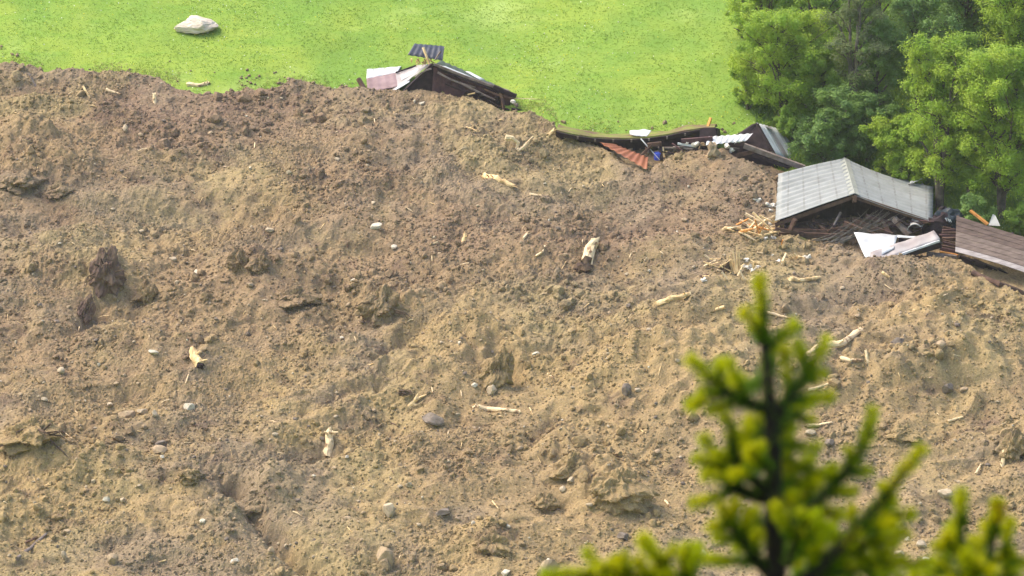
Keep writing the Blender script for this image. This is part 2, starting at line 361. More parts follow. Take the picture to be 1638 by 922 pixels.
class MB:
    """collects shapes in world space, builds one mesh whose origin sits at its base"""
    def __init__(s): s.v = []; s.f = []; s.uv = []
    def quadbox(s, a, b, c, d, th):
        """slab through four corners, thickness th below the face"""
        a, b, c, d = map(Vector, (a, b, c, d)); nrm = (b-a).cross(d-a)
        if nrm.length < 1e-9: nrm = (c-b).cross(a-b)
        nrm.normalize(); k = len(s.v); s.v += [a, b, c, d]+[p-nrm*th for p in (a, b, c, d)]
        s.f += [(k, k+1, k+2, k+3), (k+7, k+6, k+5, k+4)]+[(k+i, k+4+i, k+4+(i+1) % 4, k+(i+1) % 4) for i in range(4)]
        return s
    def beam(s, p, q, w_, h_, up=(0, 0, 1), taper=1.0, sag=0, n=1, rough=0):
        p, q, up = Vector(p), Vector(q), Vector(up); d = (q-p); dn = d.normalized()
        x = dn.cross(up); x = x.normalized() if x.length > 1e-4 else Vector((1, 0, 0)); y = x.cross(dn).normalized()
        rings = []
        for i in range(n+1):
            t = i/n; c = p+d*t-y*sag*4*t*(1-t); f = 1+(taper-1)*t; k = len(s.v)
            for sx, sy in ((-1, -1), (1, -1), (1, 1), (-1, 1)):
                s.v.append(c+x*(sx*w_/2*f+rnd.uniform(-rough, rough))+y*(sy*h_/2*f+rnd.uniform(-rough, rough)))
            rings.append(k)
        for a, b in zip(rings, rings[1:]): s.f += [(a+i, a+(i+1) % 4, b+(i+1) % 4, b+i) for i in range(4)]
        s.f += [(rings[0]+3, rings[0]+2, rings[0]+1, rings[0]), tuple(rings[-1]+i for i in range(4))]
        return s
    def tube(s, pts, rad, n=8, jag=0, wob=0):
        pts = [Vector(p) for p in pts]; rings = []
        for i, p in enumerate(pts):
            d = (pts[min(i+1, len(pts)-1)]-pts[max(i-1, 0)]).normalized()
            x = d.orthogonal().normalized() if i == 0 else (x-d*x.dot(d)).normalized()
            y = d.cross(x); k = len(s.v); rings.append(k)
            for j in range(n):
                a = 2*math.pi*j/n; rr = rad[i]*(1+rnd.uniform(-wob, wob))
                end = d*rnd.uniform(-jag, jag) if i in (0, len(pts)-1) and jag else Vector()
                s.v.append(p+x*math.cos(a)*rr+y*math.sin(a)*rr+end)
        for a, b in zip(rings, rings[1:]): s.f += [(a+i, a+(i+1) % n, b+(i+1) % n, b+i) for i in range(n)]
        s.f += [tuple(rings[0]+i for i in reversed(range(n))), tuple(rings[-1]+i for i in range(n))]
        return s
    def lump(s, c, r, seed=0, sub=2, sq=(1, 1, 1), amp=.25):
        bm = bmesh.new(); bmesh.ops.create_icosphere(bm, subdivisions=sub, radius=1); rr = random.Random(seed)
        off = Vector((rr.uniform(0, 50),)*3); k = len(s.v)
        from mathutils import noise as mn
        for v in bm.verts:
            f = 1+amp*mn.noise(v.co*1.3+off)*1.6+amp*.5*mn.noise(v.co*3+off)
            s.v.append(Vector(c)+Vector((v.co.x*sq[0], v.co.y*sq[1], v.co.z*sq[2]))*r*f)
        s.f += [tuple(k+v.index for v in f.verts) for f in bm.faces]; bm.free(); return s
    def build(s, name, m, parent=None, smooth=False):
        if parent is None:
            vs = np.array([tuple(v) for v in s.v]); o0 = Vector(((vs[:, 0].min()+vs[:, 0].max())/2, (vs[:, 1].min()+vs[:, 1].max())/2, vs[:, 2].min()))
            me = bpy.data.meshes.new(name); me.from_pydata([tuple(v-o0) for v in s.v], [], s.f)
        else:
            me = bpy.data.meshes.new(name); me.from_pydata([tuple(v) for v in s.v], [], s.f)
        for mm in (m if isinstance(m, (list, tuple)) else [m]): me.materials.append(mm)
        if smooth: me.polygons.foreach_set('use_smooth', [True]*len(me.polygons))
        me.update(); o = link(name, me, parent)
        if parent is None: o.location = o0
        return o
def corrugated(name, A, B, C, D, m, parent=None, period=.3, amp=.025, th=.012, along='u', bend=None, crumple=0, seed=0):
    """sheet A-B (top edge, along ridge) to D-C (bottom); corrugation waves across AB, ribs running A->D"""
    A, B, C, D = map(Vector, (A, B, C, D)); L = ((B-A).length+(C-D).length)/2; H = ((D-A).length+(C-B).length)/2
    nu = max(4, int(L/period*6)); nv = max(4, int(H/.35)); nrm = (B-A).cross(D-A).normalized()
    if nrm.z < 0: nrm = -nrm
    vs = []; uvs = []
    for j in range(nv+1):
        for i in range(nu+1):
            u = i/nu; v = j/nv; p = A.lerp(B, u).lerp(D.lerp(C, u), v)
            o = amp*math.sin(2*math.pi*u*L/period)
            if crumple: o += crumple*float(fbm(np.array(u*L*.9+seed), np.array(v*H*.9+seed*3), 3, seed))
            if bend: o += bend(u, v)
            vs.append(p+nrm*o); uvs.append((u*L, v*H))
    n1 = len(vs); allv = [tuple(v) for v in vs]+[tuple(v-nrm*th) for v in vs]; W = nu+1; f = []
    for j in range(nv):
        for i in range(nu):
            a = j*W+i; f.append((a, a+1, a+W+1, a+W)); f.append((n1+a+W, n1+a+W+1, n1+a+1, n1+a))
    for i in range(nu): f.append((i, n1+i, n1+i+1, i+1)); a = nv*W+i; f.append((a+1, n1+a+1, n1+a, a))
    for j in range(nv): a = j*W; f.append((a+W, n1+a+W, n1+a, a)); a += nu; f.append((a, n1+a, n1+a+W, a+W))
    o0 = Vector((0, 0, 0))
    if parent is None: o0 = sum(vs, Vector())/len(vs); allv = [tuple(Vector(v)-o0) for v in allv]
    me = npmesh(name, allv, f, m, smooth=True); uvl = me.uv_layers.new(name='UVMap'); uvs = uvs+uvs
    idx = np.zeros(len(me.loops), np.int32); me.loops.foreach_get('vertex_index', idx)
    uvl.data.foreach_set('uv', np.array(uvs, np.float32)[idx].ravel())
    o = link(name, me, parent)
    if parent is None: o.location = o0
    return o

# ------------------------------------------------------------------ ground and slide
def grid_obj(name, xs, ys, Z, m, smooth=True, drop=None):
    X, Y = np.meshgrid(xs, ys); v = np.stack([X, Y, Z], -1).reshape(-1, 3); nx = len(xs); ny = len(ys)
    i = np.arange(nx-1); j = np.arange(ny-1); I, J = np.meshgrid(i, j); a = (J*nx+I).ravel()
    f = np.stack([a, a+1, a+nx+1, a+nx], 1)
    if drop is not None: f = f[~drop[:-1, :-1].ravel()]
    me = npmesh(name, v, f, m, smooth); o = bpy.data.objects.new(name, me); col.objects.link(o); tag(o, kind='structure'); return o
mx = axis(-32, 32, 0.35, -900, 900, 1.12); my = axis(-40, 60, 0.35, -520, 700, 1.12)
for arr in (mx, my): pass
MX, MY = np.meshgrid(mx, my)
grid_obj('meadow', mx, my, ground_h(MX, MY), MEADOW)
dcut = (DZ-ground_h(GX, GY)) < -0.6
grid_obj('landslide_debris', gx, gy, DZ, SOIL, smooth=False, drop=dcut)

# ---- haze
hz = MB(); lo = Vector((-950, -540, -60)); hi = Vector((950, 720, 260))
c = [Vector((x, y, z)) for z in (lo.z, hi.z) for x, y in ((lo.x, lo.y), (hi.x, lo.y), (hi.x, hi.y), (lo.x, hi.y))]
hz.v = c; hz.f = [(3, 2, 1, 0), (4, 5, 6, 7), (0, 1, 5, 4), (1, 2, 6, 5), (2, 3, 7, 6), (3, 0, 4, 7)]
hm = bpy.data.materials.new('haze_air'); hm.use_nodes = True; hn = hm.node_tree.nodes; hn.remove(hn['Principled BSDF'])
pv = hn.new('ShaderNodeVolumePrincipled'); pv.inputs['Color'].default_value = (.93, .90, 1, 1); pv.inputs['Density'].default_value = 0.00007; pv.inputs['Anisotropy'].default_value = .2
hm.node_tree.links.new(pv.outputs[0], hn['Material Output'].inputs['Volume'])
HAZE = True
if HAZE: ho = hz.build('haze', hm); tag(ho, kind='stuff')

# ------------------------------------------------------------------ scattered stuff on the slide
def ico(sub):
    bm = bmesh.new(); bmesh.ops.create_icosphere(bm, subdivisions=sub, radius=1)
    v = np.array([tuple(x.co) for x in bm.verts]); f = np.array([[x.index for x in g.verts] for g in bm.faces]); bm.free(); return v, f
def n3(v, s):
    return noise(v[:, 0]*1.2+v[:, 2]*.7+s, v[:, 1]*1.2-v[:, 2]*.9, s*3+1)
def rock_shape(seed, sub=2, cuts=9, rough=.12):
    v, f = ico(sub); r = np.random.default_rng(seed); v = v*(1+rough*n3(v*1.6, seed))[:, None]
    for _ in range(cuts):
        d = r.normal(size=3); d /= np.linalg.norm(d); k = r.uniform(.55, .85); t = v@d; v = v-np.maximum(t-k, 0)[:, None]*d
    return v*r.uniform(.75, 1.15, 3), f
def rot_batch(n, r, tilt=1.0):
    q = r.normal(size=(n, 4)); q[:, 1:3] *= tilt; q /= np.linalg.norm(q, axis=1)[:, None]; a, b, c_, d = q.T
    return np.stack([np.stack([1-2*(c_*c_+d*d), 2*(b*c_-d*a), 2*(b*d+c_*a)], -1), np.stack([2*(b*c_+d*a), 1-2*(b*b+d*d), 2*(c_*d-b*a)], -1), np.stack([2*(b*d-c_*a), 2*(c_*d+b*a), 1-2*(b*b+c_*c_)], -1)], 1)
def scatter(name, shapes, pts, sizes, m, sink=.3, smooth=False, flat=1.0, midx=None):
    n = len(pts); V = []; F = []; MI = []; k = 0; which = rng.integers(0, len(shapes), n)
    Rm = rot_batch(n, rng)
    for s, (v, f) in enumerate(shapes):
        id_ = np.where(which == s)[0]
        if not len(id_): continue
        vv = np.einsum('nij,vj->nvi', Rm[id_], v)*sizes[id_][:, None, None]; vv[:, :, 2] *= flat
        vv = vv+pts[id_][:, None, :]+np.array([0, 0, 1])*(sizes[id_]*(.5-sink))[:, None, None]
        V.append(vv.reshape(-1, 3)); F.append((f[None]+(np.arange(len(id_))*len(v))[:, None, None]+k).reshape(-1, 3))
        if midx is not None: MI.append(np.repeat(midx[id_], len(f)))
        k += vv.shape[0]*vv.shape[1]
    me = npmesh(name, np.concatenate(V), np.concatenate(F), m, smooth, np.concatenate(MI) if midx is not None else None)
    o = bpy.data.objects.new(name, me); col.objects.link(o); tag(o, kind='stuff'); return o
def debris_points(n, lo=-35, hi=33, dens=None):
    x = rng.uniform(-31, 31, n); y = rng.uniform(lo, hi, n)
    keep = (bil(x, y)-ground_h(x, y) > .15)
    if dens is not None: keep &= rng.uniform(0, 1, n) < dens(x, y)
    x = x[keep]; y = y[keep]; return np.stack([x, y, bil(x, y)], 1)
clods = [rock_shape(300+i, 2, 5, .45) for i in range(7)]
small = [rock_shape(340+i, 1, 4, .3) for i in range(6)]
p = debris_points(26000, dens=lambda x, y: sstep(-.15, .45, noise(x*.16, y*.2, 400)+.3*noise(x*.7, y*.7, 401))); scatter('soil_clods', clods, p, rng.lognormal(-2.25, .5, len(p)).clip(.05, .42), SOIL, .35)
p = debris_points(110000, dens=lambda x, y: .35+.65*sstep(-.2, .5, noise(x*.2, y*.25, 410))); scatter('soil_crumbs', small, p, rng.lognormal(-2.9, .35, len(p)).clip(.03, .14), SOIL, .3)
p = debris_points(13000, dens=lambda x, y: .25+.75*sstep(-.2, .4, noise(x*.25, y*.25, 500))*sstep(30, -10, y))
scatter('gravel', small, p, rng.lognormal(-3.05, .4, len(p)).clip(.025, .12), [M['stone_pale'], M['stone_tan'], M['stone_grey'], M['stone_white']], .2,
        midx=rng.choice([0, 1, 2, 3], len(p), p=[.22, .55, .20, .03]))
p = []
x = rng.uniform(-31, 26, 3000); y = np.interp(x, ex, ey)+np.abs(rng.normal(0, .8, 3000))+.1; k_ = (bil(x, y) < ground_h(x, y)+.05) & (rng.uniform(0, 1, 3000) < .02+.35*sstep(.2, .5, noise(x*.3, y*.3, 420)))
scatter('spilled_clods', clods+small, np.stack([x, y, ground_h(x, y)], 1)[k_], rng.lognormal(-2.7, .5, int(k_.sum())).clip(.03, .25), SOIL, .3)
# splinters and straw
def sliver_mesh(pts, length, width, r):
    n = len(pts); a = r.uniform(0, 2*math.pi, n); el = r.normal(0, .35, n)
    d = np.stack([np.cos(a)*np.cos(el), np.sin(a)*np.cos(el), np.sin(el)+.3*np.sin(a)], 1); s = np.cross(d, [0, 0, 1.]); s /= np.linalg.norm(s, axis=1)[:, None]
    u = np.cross(s, d); L = length[:, None]/2; W = width[:, None]/2; c_ = pts+np.array([0, 0, .03])
    q = [c_-d*L-s*W, c_-d*L+s*W, c_-d*L+u*W*1.6, c_+d*L-s*W*.4, c_+d*L+s*W*.4, c_+d*L+u*W]
    V = np.stack(q, 1).reshape(-1, 3); b = (np.arange(n)*6)[:, None]
    F = np.concatenate([b+np.array([[0, 1, 2, 2]]), b+np.array([[5, 4, 3, 3]]), b+np.array([[0, 3, 4, 1]]), b+np.array([[1, 4, 5, 2]]), b+np.array([[2, 5, 3, 0]])])
    F4 = F[2*n:]; return V, F4
p = debris_points(5200, dens=lambda x, y: .2+.8*sstep(0, .5, noise(x*.2, y*.2, 600)))
V, F = sliver_mesh(p, rng.lognormal(-1.5, .5, len(p)).clip(.08, .7), rng.uniform(.012, .03, len(p)), rng)
me = npmesh('wood_splinters', V, F, [M['wood_pale'], M['wood_brown'], M['wood_white']], False, np.tile(rng.choice([0, 1, 2], len(p), p=[.45, .35, .2]), 3))
o = bpy.data.objects.new('wood_splinters', me); col.objects.link(o); tag(o, kind='stuff')

# ------------------------------------------------------------------ grass on the meadow
def grass_points(n, x0, x1, y0, y1):
    x = rng.uniform(x0, x1, n); y = rng.uniform(y0, y1, n); keep = bil(x, y) < ground_h(x, y)+.02
    keep |= (y > gy[-1]); x = x[keep]; y = y[keep]; return np.stack([x, y, ground_h(x, y)], 1)
def blades(name, pts, h, w_, mats, pr, lean=.35):
    n = len(pts); k = 3; base = np.repeat(pts, k, 0)+np.c_[rng.normal(0, .05, (n*k, 2)), np.zeros(n*k)]; N = n*k
    a = rng.uniform(0, 2*math.pi, N); s = np.stack([np.cos(a), np.sin(a), np.zeros(N)], 1)*(np.repeat(w_, k)/2)[:, None]
    tip = base+np.stack([rng.normal(0, lean, N), rng.normal(-.1, lean, N), np.ones(N)], 1)*(np.repeat(h, k)*rng.uniform(.6, 1.1, N))[:, None]
    V = np.stack([base-s, base+s, tip], 1).reshape(-1, 3); F = np.arange(N*3).reshape(-1, 3)
    me = npmesh(name, V, F, mats, False, np.repeat(rng.choice(len(mats), n, p=pr), k))
    o = bpy.data.objects.new(name, me); col.objects.link(o); tag(o, kind='stuff'); return o
p = grass_points(120000, -32, 32, 2, 46)
hh = .10+.07*sstep(-.4, .4, noise(p[:, 0]*.4, p[:, 1]*.4, 700)); blades('meadow_grass', p, hh*.42, np.full(len(p), .045), [M['grass'], M['grass_pale']], [.86, .14], .5)
p = grass_points(8000, -32, 32, 2, 46); p = p[rng.uniform(0, 1, len(p)) < .15+.85*sstep(-.2, .4, noise(p[:, 0]*.15, p[:, 1]*.15, 720))]
p[:, 2] += .15; scatter('meadow_flowers', [ico(0)] if False else [(ico(1)[0]*[1, 1, .5], ico(1)[1])], p, rng.uniform(.018, .040, len(p)), [M['flower_yellow'], M['flower_white']], 0,
                        midx=rng.choice([0, 1], len(p), p=[.55, .45]))
# dry trampled grass along the rim of the slide
x = rng.uniform(-31, 20, 26000); y = np.interp(x, ex, ey)+.9*fbm(x*.35, np.interp(x, ex, ey)*.35, 4, 77)+rng.normal(.2, .45, len(x)); keep = (noise(x*.25, y*0, 810) > -.05)
x = x[keep]; y = y[keep]; p = np.stack([x, y, surf(x, y)], 1); blades('trampled_grass', p[:3500], np.full(len(p[:3500]), .09), np.full(len(p[:3500]), .04), [M['grass_dry'], M['grass']], [.7, .3], .9)

# ------------------------------------------------------------------ individual stones
ROCKS = {}
def rock_mesh(kind, i):
    if (kind, i) not in ROCKS:
        v, f = rock_shape(900+i*7, 3 if i < 8 else 2, 11, .10); ROCKS[(kind, i)] = npmesh('stone', v, f, M['stone_'+kind], False)
    return ROCKS[(kind, i)]
def stone(px, py, wpx, hpx, kind, label, shape=None, name='stone', rot=None, group='stones on the slide'):
    g = G(px, py+hpx*.35); me = rock_mesh(kind, shape if shape is not None else rnd.randrange(8)); o = bpy.data.objects.new(name, me); col.objects.link(o)
    s = wpx*MPP/2*1.08; o.scale = (s, s*.9, max(.5*s, hpx*MPP/2*1.08)); o.location = g+Vector((0, 0, o.scale[2]*.35)); o.rotation_euler = (rnd.uniform(-.3, .3), rnd.uniform(-.3, .3), rot if rot is not None else rnd.uniform(0, 6.28))
    tag(o, label, 'stone', group); return o
LAND = []   # things one can find, for the labels of the small ones
def land(px, py, phrase): LAND.append((px, py, phrase))
named = [
 (602, 362, 20, 9, 'white', 'flat bright white stone alone on the upper middle of the slide', 'the flat bright white stone'),
 (303, 650, 18, 19, 'white', 'white angular stone below the row of pale slabs, lower left', 'the white angular stone'),
 (617, 888, 31, 40, 'tan', 'large upright tan slab of rock near the bottom edge, left of centre', 'the large upright tan slab'),
 (622, 811, 24, 30, 'pale', 'pale pointed rock leaning over a dark gap, above the large tan slab', 'the pale pointed rock'),
 (1512, 787, 24, 19, 'pale', 'round cream stone left of the right-hand spruce tips', 'the round cream stone'),
 (787, 621, 24, 22, 'pale', 'pale flat slab tilted on bare soil above the lying log', 'the pale tilted slab'),
 (203, 661, 27, 20, 'tan', 'brown triangular slab half sunk left of two pale slabs', 'the brown triangular slab'),
 (228, 658, 17, 11, 'pale', 'small pale slab just right of the brown triangular slab', None),
 (248, 662, 17, 12, 'pale', 'pale split slab, rightmost of the row above the white angular stone', None),
 (175, 648, 14, 8, 'pale', 'small pale flat stone above and left of the brown triangular slab', None),
 (255, 720, 34, 16, 'tan', 'broad light tan rock under a dark clod on the left', 'the broad light tan rock'),
 (258, 708, 24, 14, 'grey', 'dark clod sitting on the broad light tan rock', None),
 (98, 592, 18, 14, 'pale', 'yellowish rounded stone left of the cut log with a dark end', 'the yellowish rounded stone'),
 (247, 563, 18, 9, 'white', 'white flat stone left of the cut log with a dark end', None),
 (158, 584, 7, 8, 'white', 'tiny round white stone between the yellowish stone and the white flat stone', None),
 (875, 908, 48, 34, 'tan', 'large rounded tan rock cut by the bottom edge of the picture', 'the large rounded tan rock'),
 (877, 897, 14, 14, 'white', 'small white stone on top of the large rounded tan rock', None),
 (808, 915, 22, 11, 'white', 'flat white stone at the bottom edge, left of the large rounded rock', None),
 (913, 768, 15, 11, 'pale', 'light grey angular stone at the foot of the dark mound', 'the light grey angular stone'),
 (900, 783, 13, 10, 'pale', 'pale oval stone just under the light grey angular stone', None),
 (1125, 884, 15, 14, 'pale', 'cream cobble left of the spruce trunk near the bottom', 'the cream cobble by the spruce'),
 (1113, 806, 13, 8, 'white', 'bright white stone left of the spruce, in open gravel', None),
 (430, 367, 18, 10, 'pale', 'pale stone half sunk above the left jagged mound', 'the pale stone above the jagged mound'),
 (343, 425, 4, 4, 'pale', 'tiny pale pebble left of the twin-peaked mound', None),
 (318, 434, 16, 8, 'white', 'cream oblong stone between the two jagged mounds', 'the cream oblong stone'),
 (283, 452, 9, 9, 'pale', 'round pale stone right of the tall jagged mound', None),
 (277, 413, 13, 11, 'pale', 'pale stone in the hollow right of the tall jagged mound', None),
 (400, 455, 15, 9, 'tan', 'tan cobble under the twin-peaked mound', None),
 (197, 801, 15, 11, 'pale', 'pale round stone above the lone dark pole', None),
 (170, 799, 15, 7, 'white', 'white sliver of stone left of the pale round stone', None),
 (325, 832, 11, 10, 'white', 'small square white stone left of the dark gully', 'the square white stone'),
 (103, 888, 12, 20, 'pale', 'pale upright stone right of the lone pole', 'the pale upright stone'),
 (375, 895, 15, 8, 'white', 'cream flat stone near the bottom left of the gully', None),
 (108, 850, 15, 12, 'tan', 'tan stone above the pale upright stone', None),
 (433, 880, 13, 20, 'tan', 'tan blade of rock beside the dark gully', 'the tan blade of rock'),
 (180, 893, 24, 22, 'tan', 'big tan rock half buried near the bottom left corner', None),
 (1328, 706, 19, 13, 'grey', 'blue grey rounded stone between two spruce branches', 'the blue grey stone'),
 (1295, 690, 18, 12, 'pale', 'pale stone right of the spruce top below the long twig', None),
 (655, 775, 13, 14, 'pale', 'round pale stone above the pale pointed rock', None),
 (640, 778, 9, 7, 'pale', 'small pale stone touching the round pale stone', None),
 (710, 820, 32, 11, 'grey', 'dark green grey slab lying flat right of the pale pointed rock', 'the dark flat slab'),
 (695, 668, 40, 24, 'grey', 'dark angular boulder right of the splintered root', 'the dark angular boulder'),
 (1003, 622, 22, 28, 'grey', 'dark upright boulder beside a pale cobble right of centre', 'the dark upright boulder'),
 (1020, 624, 15, 8, 'pale', 'pale cobble touching the dark upright boulder', None),
 (997, 857, 25, 16, 'grey', 'dark round boulder left of the yellow spruce tips', 'the dark round boulder'),
 (1516, 620, 22, 20, 'grey', 'dark boulder right of the spruce on the smooth hummock', 'the dark boulder on the hummock'),
 (1540, 622, 16, 10, 'tan', 'tan cobble right of the dark boulder on the hummock', None),
 (1434, 545, 24, 18, 'grey', 'brown grey boulder right of the leaning pale log', 'the brown grey boulder'),
 (1505, 550, 22, 14, 'tan', 'tan rounded stone right of the brown grey boulder', None),
 (462, 275, 11, 12, 'pale', 'light grey stone on the upper left of the slide', 'the light grey upper stone'),
 (400, 270, 6, 6, 'white', 'tiny white stone left of the light grey upper stone', None),
 (675, 165, 11, 7, 'white', 'white stone in the mud in front of the topmost collapsed barn', 'the white stone before the top barn'),
 (663, 162, 6, 8, 'white', 'small white chip left of the white stone before the top barn', None),
 (394, 186, 6, 4, 'white', 'tiny white pebble on the dark upper band of the slide', None),
 (200, 205, 13, 12, 'pale', 'pale grey stone in the dark clods high on the left', 'the pale grey high stone'),
 (1038, 433, 6, 6, 'white', 'tiny white stone right of the broken trunk with a muddy end', None),
 (1101, 298, 6, 6, 'white', 'tiny white stone under the mud mound by the middle ruin', None),
 (1474, 870, 24, 12, 'pale', 'pale slab of rubble under the cream stone by the spruce tips', 'the pale rubble slab'),
 (1452, 862, 14, 8, 'white', 'pale chip left of the pale rubble slab', None), (1440, 884, 20, 9, 'pale', 'long pale rubble piece below the pale chip', None),
 (1480, 893, 16, 8, 'white', 'whitish rubble piece under the pale rubble slab', None),
 (555, 730, 8, 7, 'white', 'small white stone right of the upright pale stump', None),
 (773, 432, 6, 4, 'pale', 'tiny pale chip left of the broken trunk with a muddy end', None),
 (735, 548, 6, 8, 'white', 'small white stone on the left shoulder of the central dark hollow', None),
 (760, 615, 12, 9, 'white', 'white chip left of the pale tilted slab', None), (857, 565, 14, 8, 'white', 'cream chip right of the central dark hollow', None),
 (150, 770, 10, 8, 'pale', 'pale pebble left of the broad light tan rock', None), (260, 731, 10, 7, 'white', 'white pebble just under the broad light tan rock', None),
]
for (px, py, wp, hp, k, lab, ph) in named:
    stone(px, py, wp, hp, k, lab)
    if ph: land(px, py, ph)
# the boulder in the meadow
bo = MB(); bc = G(312, 50); bv, bf = rock_shape(4242, 4, 10, .16)
for (dx, dz, sx, sz, sd_) in ((0, .34, 1.42, .62, 4242),):
    v, f = rock_shape(sd_, 4, 7, .20); k = len(bo.v); v = v/np.abs(v).max(0)
    v[:, 2] += .16*noise(v[:, 0]*2.2+4, v[:, 1]*2.2, 8)+.05*noise(v[:, 0]*7, v[:, 2]*7, 9); v[:, 0] += .07*noise(v[:, 2]*5, v[:, 0]*4, 12)
    v[:, 2] *= (1-.32*np.abs(v[:, 0])**1.5)
    bo.v += [bc+Vector((a*sx+dx, b*.95, c_*sz+dz)) for a, b, c_ in v]; bo.f += [tuple(int(q)+k for q in g_) for g_ in f]
tag(bo.build('boulder', M['boulder']), 'large pale weathered boulder alone in the green meadow', 'boulder')
land(45, 690, 'the root-like mound at the left edge')

# ------------------------------------------------------------------ logs, roots, splinters
def on(px, py, up=0.0):
    g = G(px, py); return g+Vector((0, 0, up))
def shards(mb, c, d, n, L, spread, w_):
    for _ in range(n):
        dd = (Vector(d).normalized()+Vector((rnd.uniform(-1, 1), rnd.uniform(-1, 1), rnd.uniform(-.6, 1)))*spread).normalized()
        s = Vector(c)+Vector((rnd.uniform(-1, 1), rnd.uniform(-1, 1), rnd.uniform(0, .5)))*w_*2
        mb.beam(s, s+dd*L*rnd.uniform(.4, 1.1), w_*rnd.uniform(.6, 1.4), w_*.5, taper=.15)
def log(pts, wpx, label, m='wood_white', taper=.7, lift=.35, jag=.5, name='broken_log', end=None, cat='log', sh=0, up_end=None, ph=None, knots=2):
    r = wpx*MPP/2; q = []
    g0 = on(*pts[0][:2]); d0 = dep(g0)
    for (a, b) in pts:
        g = on(a, b); q.append(g+Vector((0, 0, r*lift)))
    if up_end is not None:                      # stands up: the second end hangs above the first
        q = [P(a, b, d0+i*up_end) for i, (a, b) in enumerate(pts)]; q[0] = q[0]-Vector((0, 0, .15 if end is None else -.02))
    fine = []
    for a, b in zip(q, q[1:]):
        for i in range(4): fine.append(a.lerp(b, i/4))
    fine.append(q[-1]); n = len(fine)
    for i in range(1, n-1): fine[i] = fine[i]+Vector((rnd.uniform(-1, 1), rnd.uniform(-1, 1), rnd.uniform(-1, 1)))*r*.16
    mb = MB(); mb.tube(fine, [r*(1+(taper-1)*i/(n-1)) for i in range(n)], 10, jag=r*jag*1.6, wob=.13)
    for k in range(knots):
        i = rnd.randrange(1, n-1); dv = Vector((rnd.uniform(-1, 1), -rnd.uniform(.2, 1), rnd.uniform(0, 1))).normalized(); mb.tube([fine[i], fine[i]+dv*r*2.2], [r*.3, r*.15], 6)
    if sh: shards(mb, fine[-1], fine[-1]-fine[0], sh, r*1.9, .3, r*.22)
    if end:
        root = empty(name, fine[0], label, cat); mb.build('stem', M[m], root)
        e = MB(); e.lump(fine[0]+Vector((0, -.12, .1)) if end == 'root' else fine[0], r*(1.5 if end == 'root' else .9), rnd.randrange(999), 2, (1, 1, .9), .6)
        for k in range(6 if end == 'root' else 0):
            dv = Vector((rnd.uniform(-1, 1), rnd.uniform(-1, .3), rnd.uniform(-.6, .8))).normalized(); e.tube([fine[0], fine[0]+dv*r*1.6, fine[0]+dv*r*2.4+Vector((0, 0, rnd.uniform(-.1, .1)))], [r*.35, r*.2, r*.06], 6)
        e.build('root_end' if end == 'root' else 'cut_end', M['root_dark'] if end == 'root' else M['wood_dark'], root)
        o = root
    else: o = tag(mb.build(name, M[m]), label, cat)
    mid = pts[len(pts)//2]
    if ph: land((pts[0][0]+pts[-1][0])/2, (pts[0][1]+pts[-1][1])/2, ph)
    return o
log([(936, 431), (941, 411), (952, 386)], 21, 'thick broken trunk with peeled pale wood and a muddy root end', end='root', name='shattered_log', up_end=.5, taper=.75, sh=0, knots=0, jag=.9, ph='the broken trunk with a muddy end', cat='log')
log([(524, 724), (526, 706), (527, 689)], 15, 'short pale stump standing upright in the lower left mud', up_end=.15, taper=.7, name='tree_stump', cat='stump', ph='the upright pale stump')
log([(757, 652), (780, 656), (805, 658), (830, 661)], 9, 'long pale log lying level in the middle of the slide', ph='the level lying log')
log([(320, 586), (314, 574), (309, 563)], 15, 'cut yellow log with a dark end in the left half', 'wood_pale', end='cut', up_end=.3, taper=.9, ph='the cut log with a dark end')
log([(1050, 489), (1072, 481), (1103, 473)], 10, 'long half buried pale log left of the spruce tip', 'wood_pale', ph='the half buried log by the spruce tip')
log([(1322, 556), (1345, 553), (1360, 543), (1377, 530)], 13, 'leaning pale broken log right of the spruce top', sh=4, ph='the leaning pale log')
log([(1292, 572), (1306, 557)], 11, 'short grey white log touching the spruce branch tip', sh=2)
log([(1346, 576), (1360, 579), (1378, 580)], 7, 'small log with one white end lying under the leaning pale log')
log([(1388, 581), (1387, 571), (1385, 561)], 5, 'thin upright stick beside the small lying log', up_end=.1, taper=.8)
log([(27, 897), (50, 879), (74, 858)], 6, 'straight brown pole lying in the bottom left corner', 'wood_grey', name='wooden_pole', cat='pole', lift=1.0, ph='the brown pole in the corner', knots=0)
log([(1603, 746), (1606, 722)], 8, 'short pale log standing near the right edge', up_end=.1, ph='the short pale log at the right edge')
log([(775, 284), (795, 288), (820, 300)], 11, 'split half buried log in the upper middle with loose splinters', 'wood_pale', sh=9, ph='the split log in the upper middle')
log([(248, 164), (247, 150)], 7, 'small pale stub standing near the upper left rim', up_end=.1, ph='the pale stub near the rim')
log([(58, 137), (46, 118)], 6, 'dark stick with white ends at the top left rim', 'wood_grey', up_end=.2, ph='the dark stick at the top left rim')
log([(148, 161), (133, 138)], 5, 'leaning brown stick near the top left rim', 'wood_pale', up_end=.3)
log([(170, 146), (192, 152)], 5, 'low pale stick lying between the leaning stick and the pale stub')
log([(741, 388), (744, 374)], 8, 'small pale knobbly root piece near the middle', 'wood_pale', up_end=.1, sh=3, ph='the knobbly root piece')
log([(858, 413), (868, 405), (872, 396)], 4, 'thin bent pale twig left of the broken trunk', lift=1)
log([(837, 384), (845, 374)], 4, 'thin straight pale twig right of the knobbly root piece', lift=1)
log([(848, 313), (867, 316)], 4, 'thin pale twig right of the split log', lift=1)
log([(873, 219), (887, 207)], 8, 'pale stub at the left end of the sagging roof', 'wood_pale', up_end=.3)
log([(1262, 449), (1285, 450), (1309, 447)], 8, 'shredded pale board lying below the white fragments', 'wood_pale', sh=6, ph='the shredded pale board')
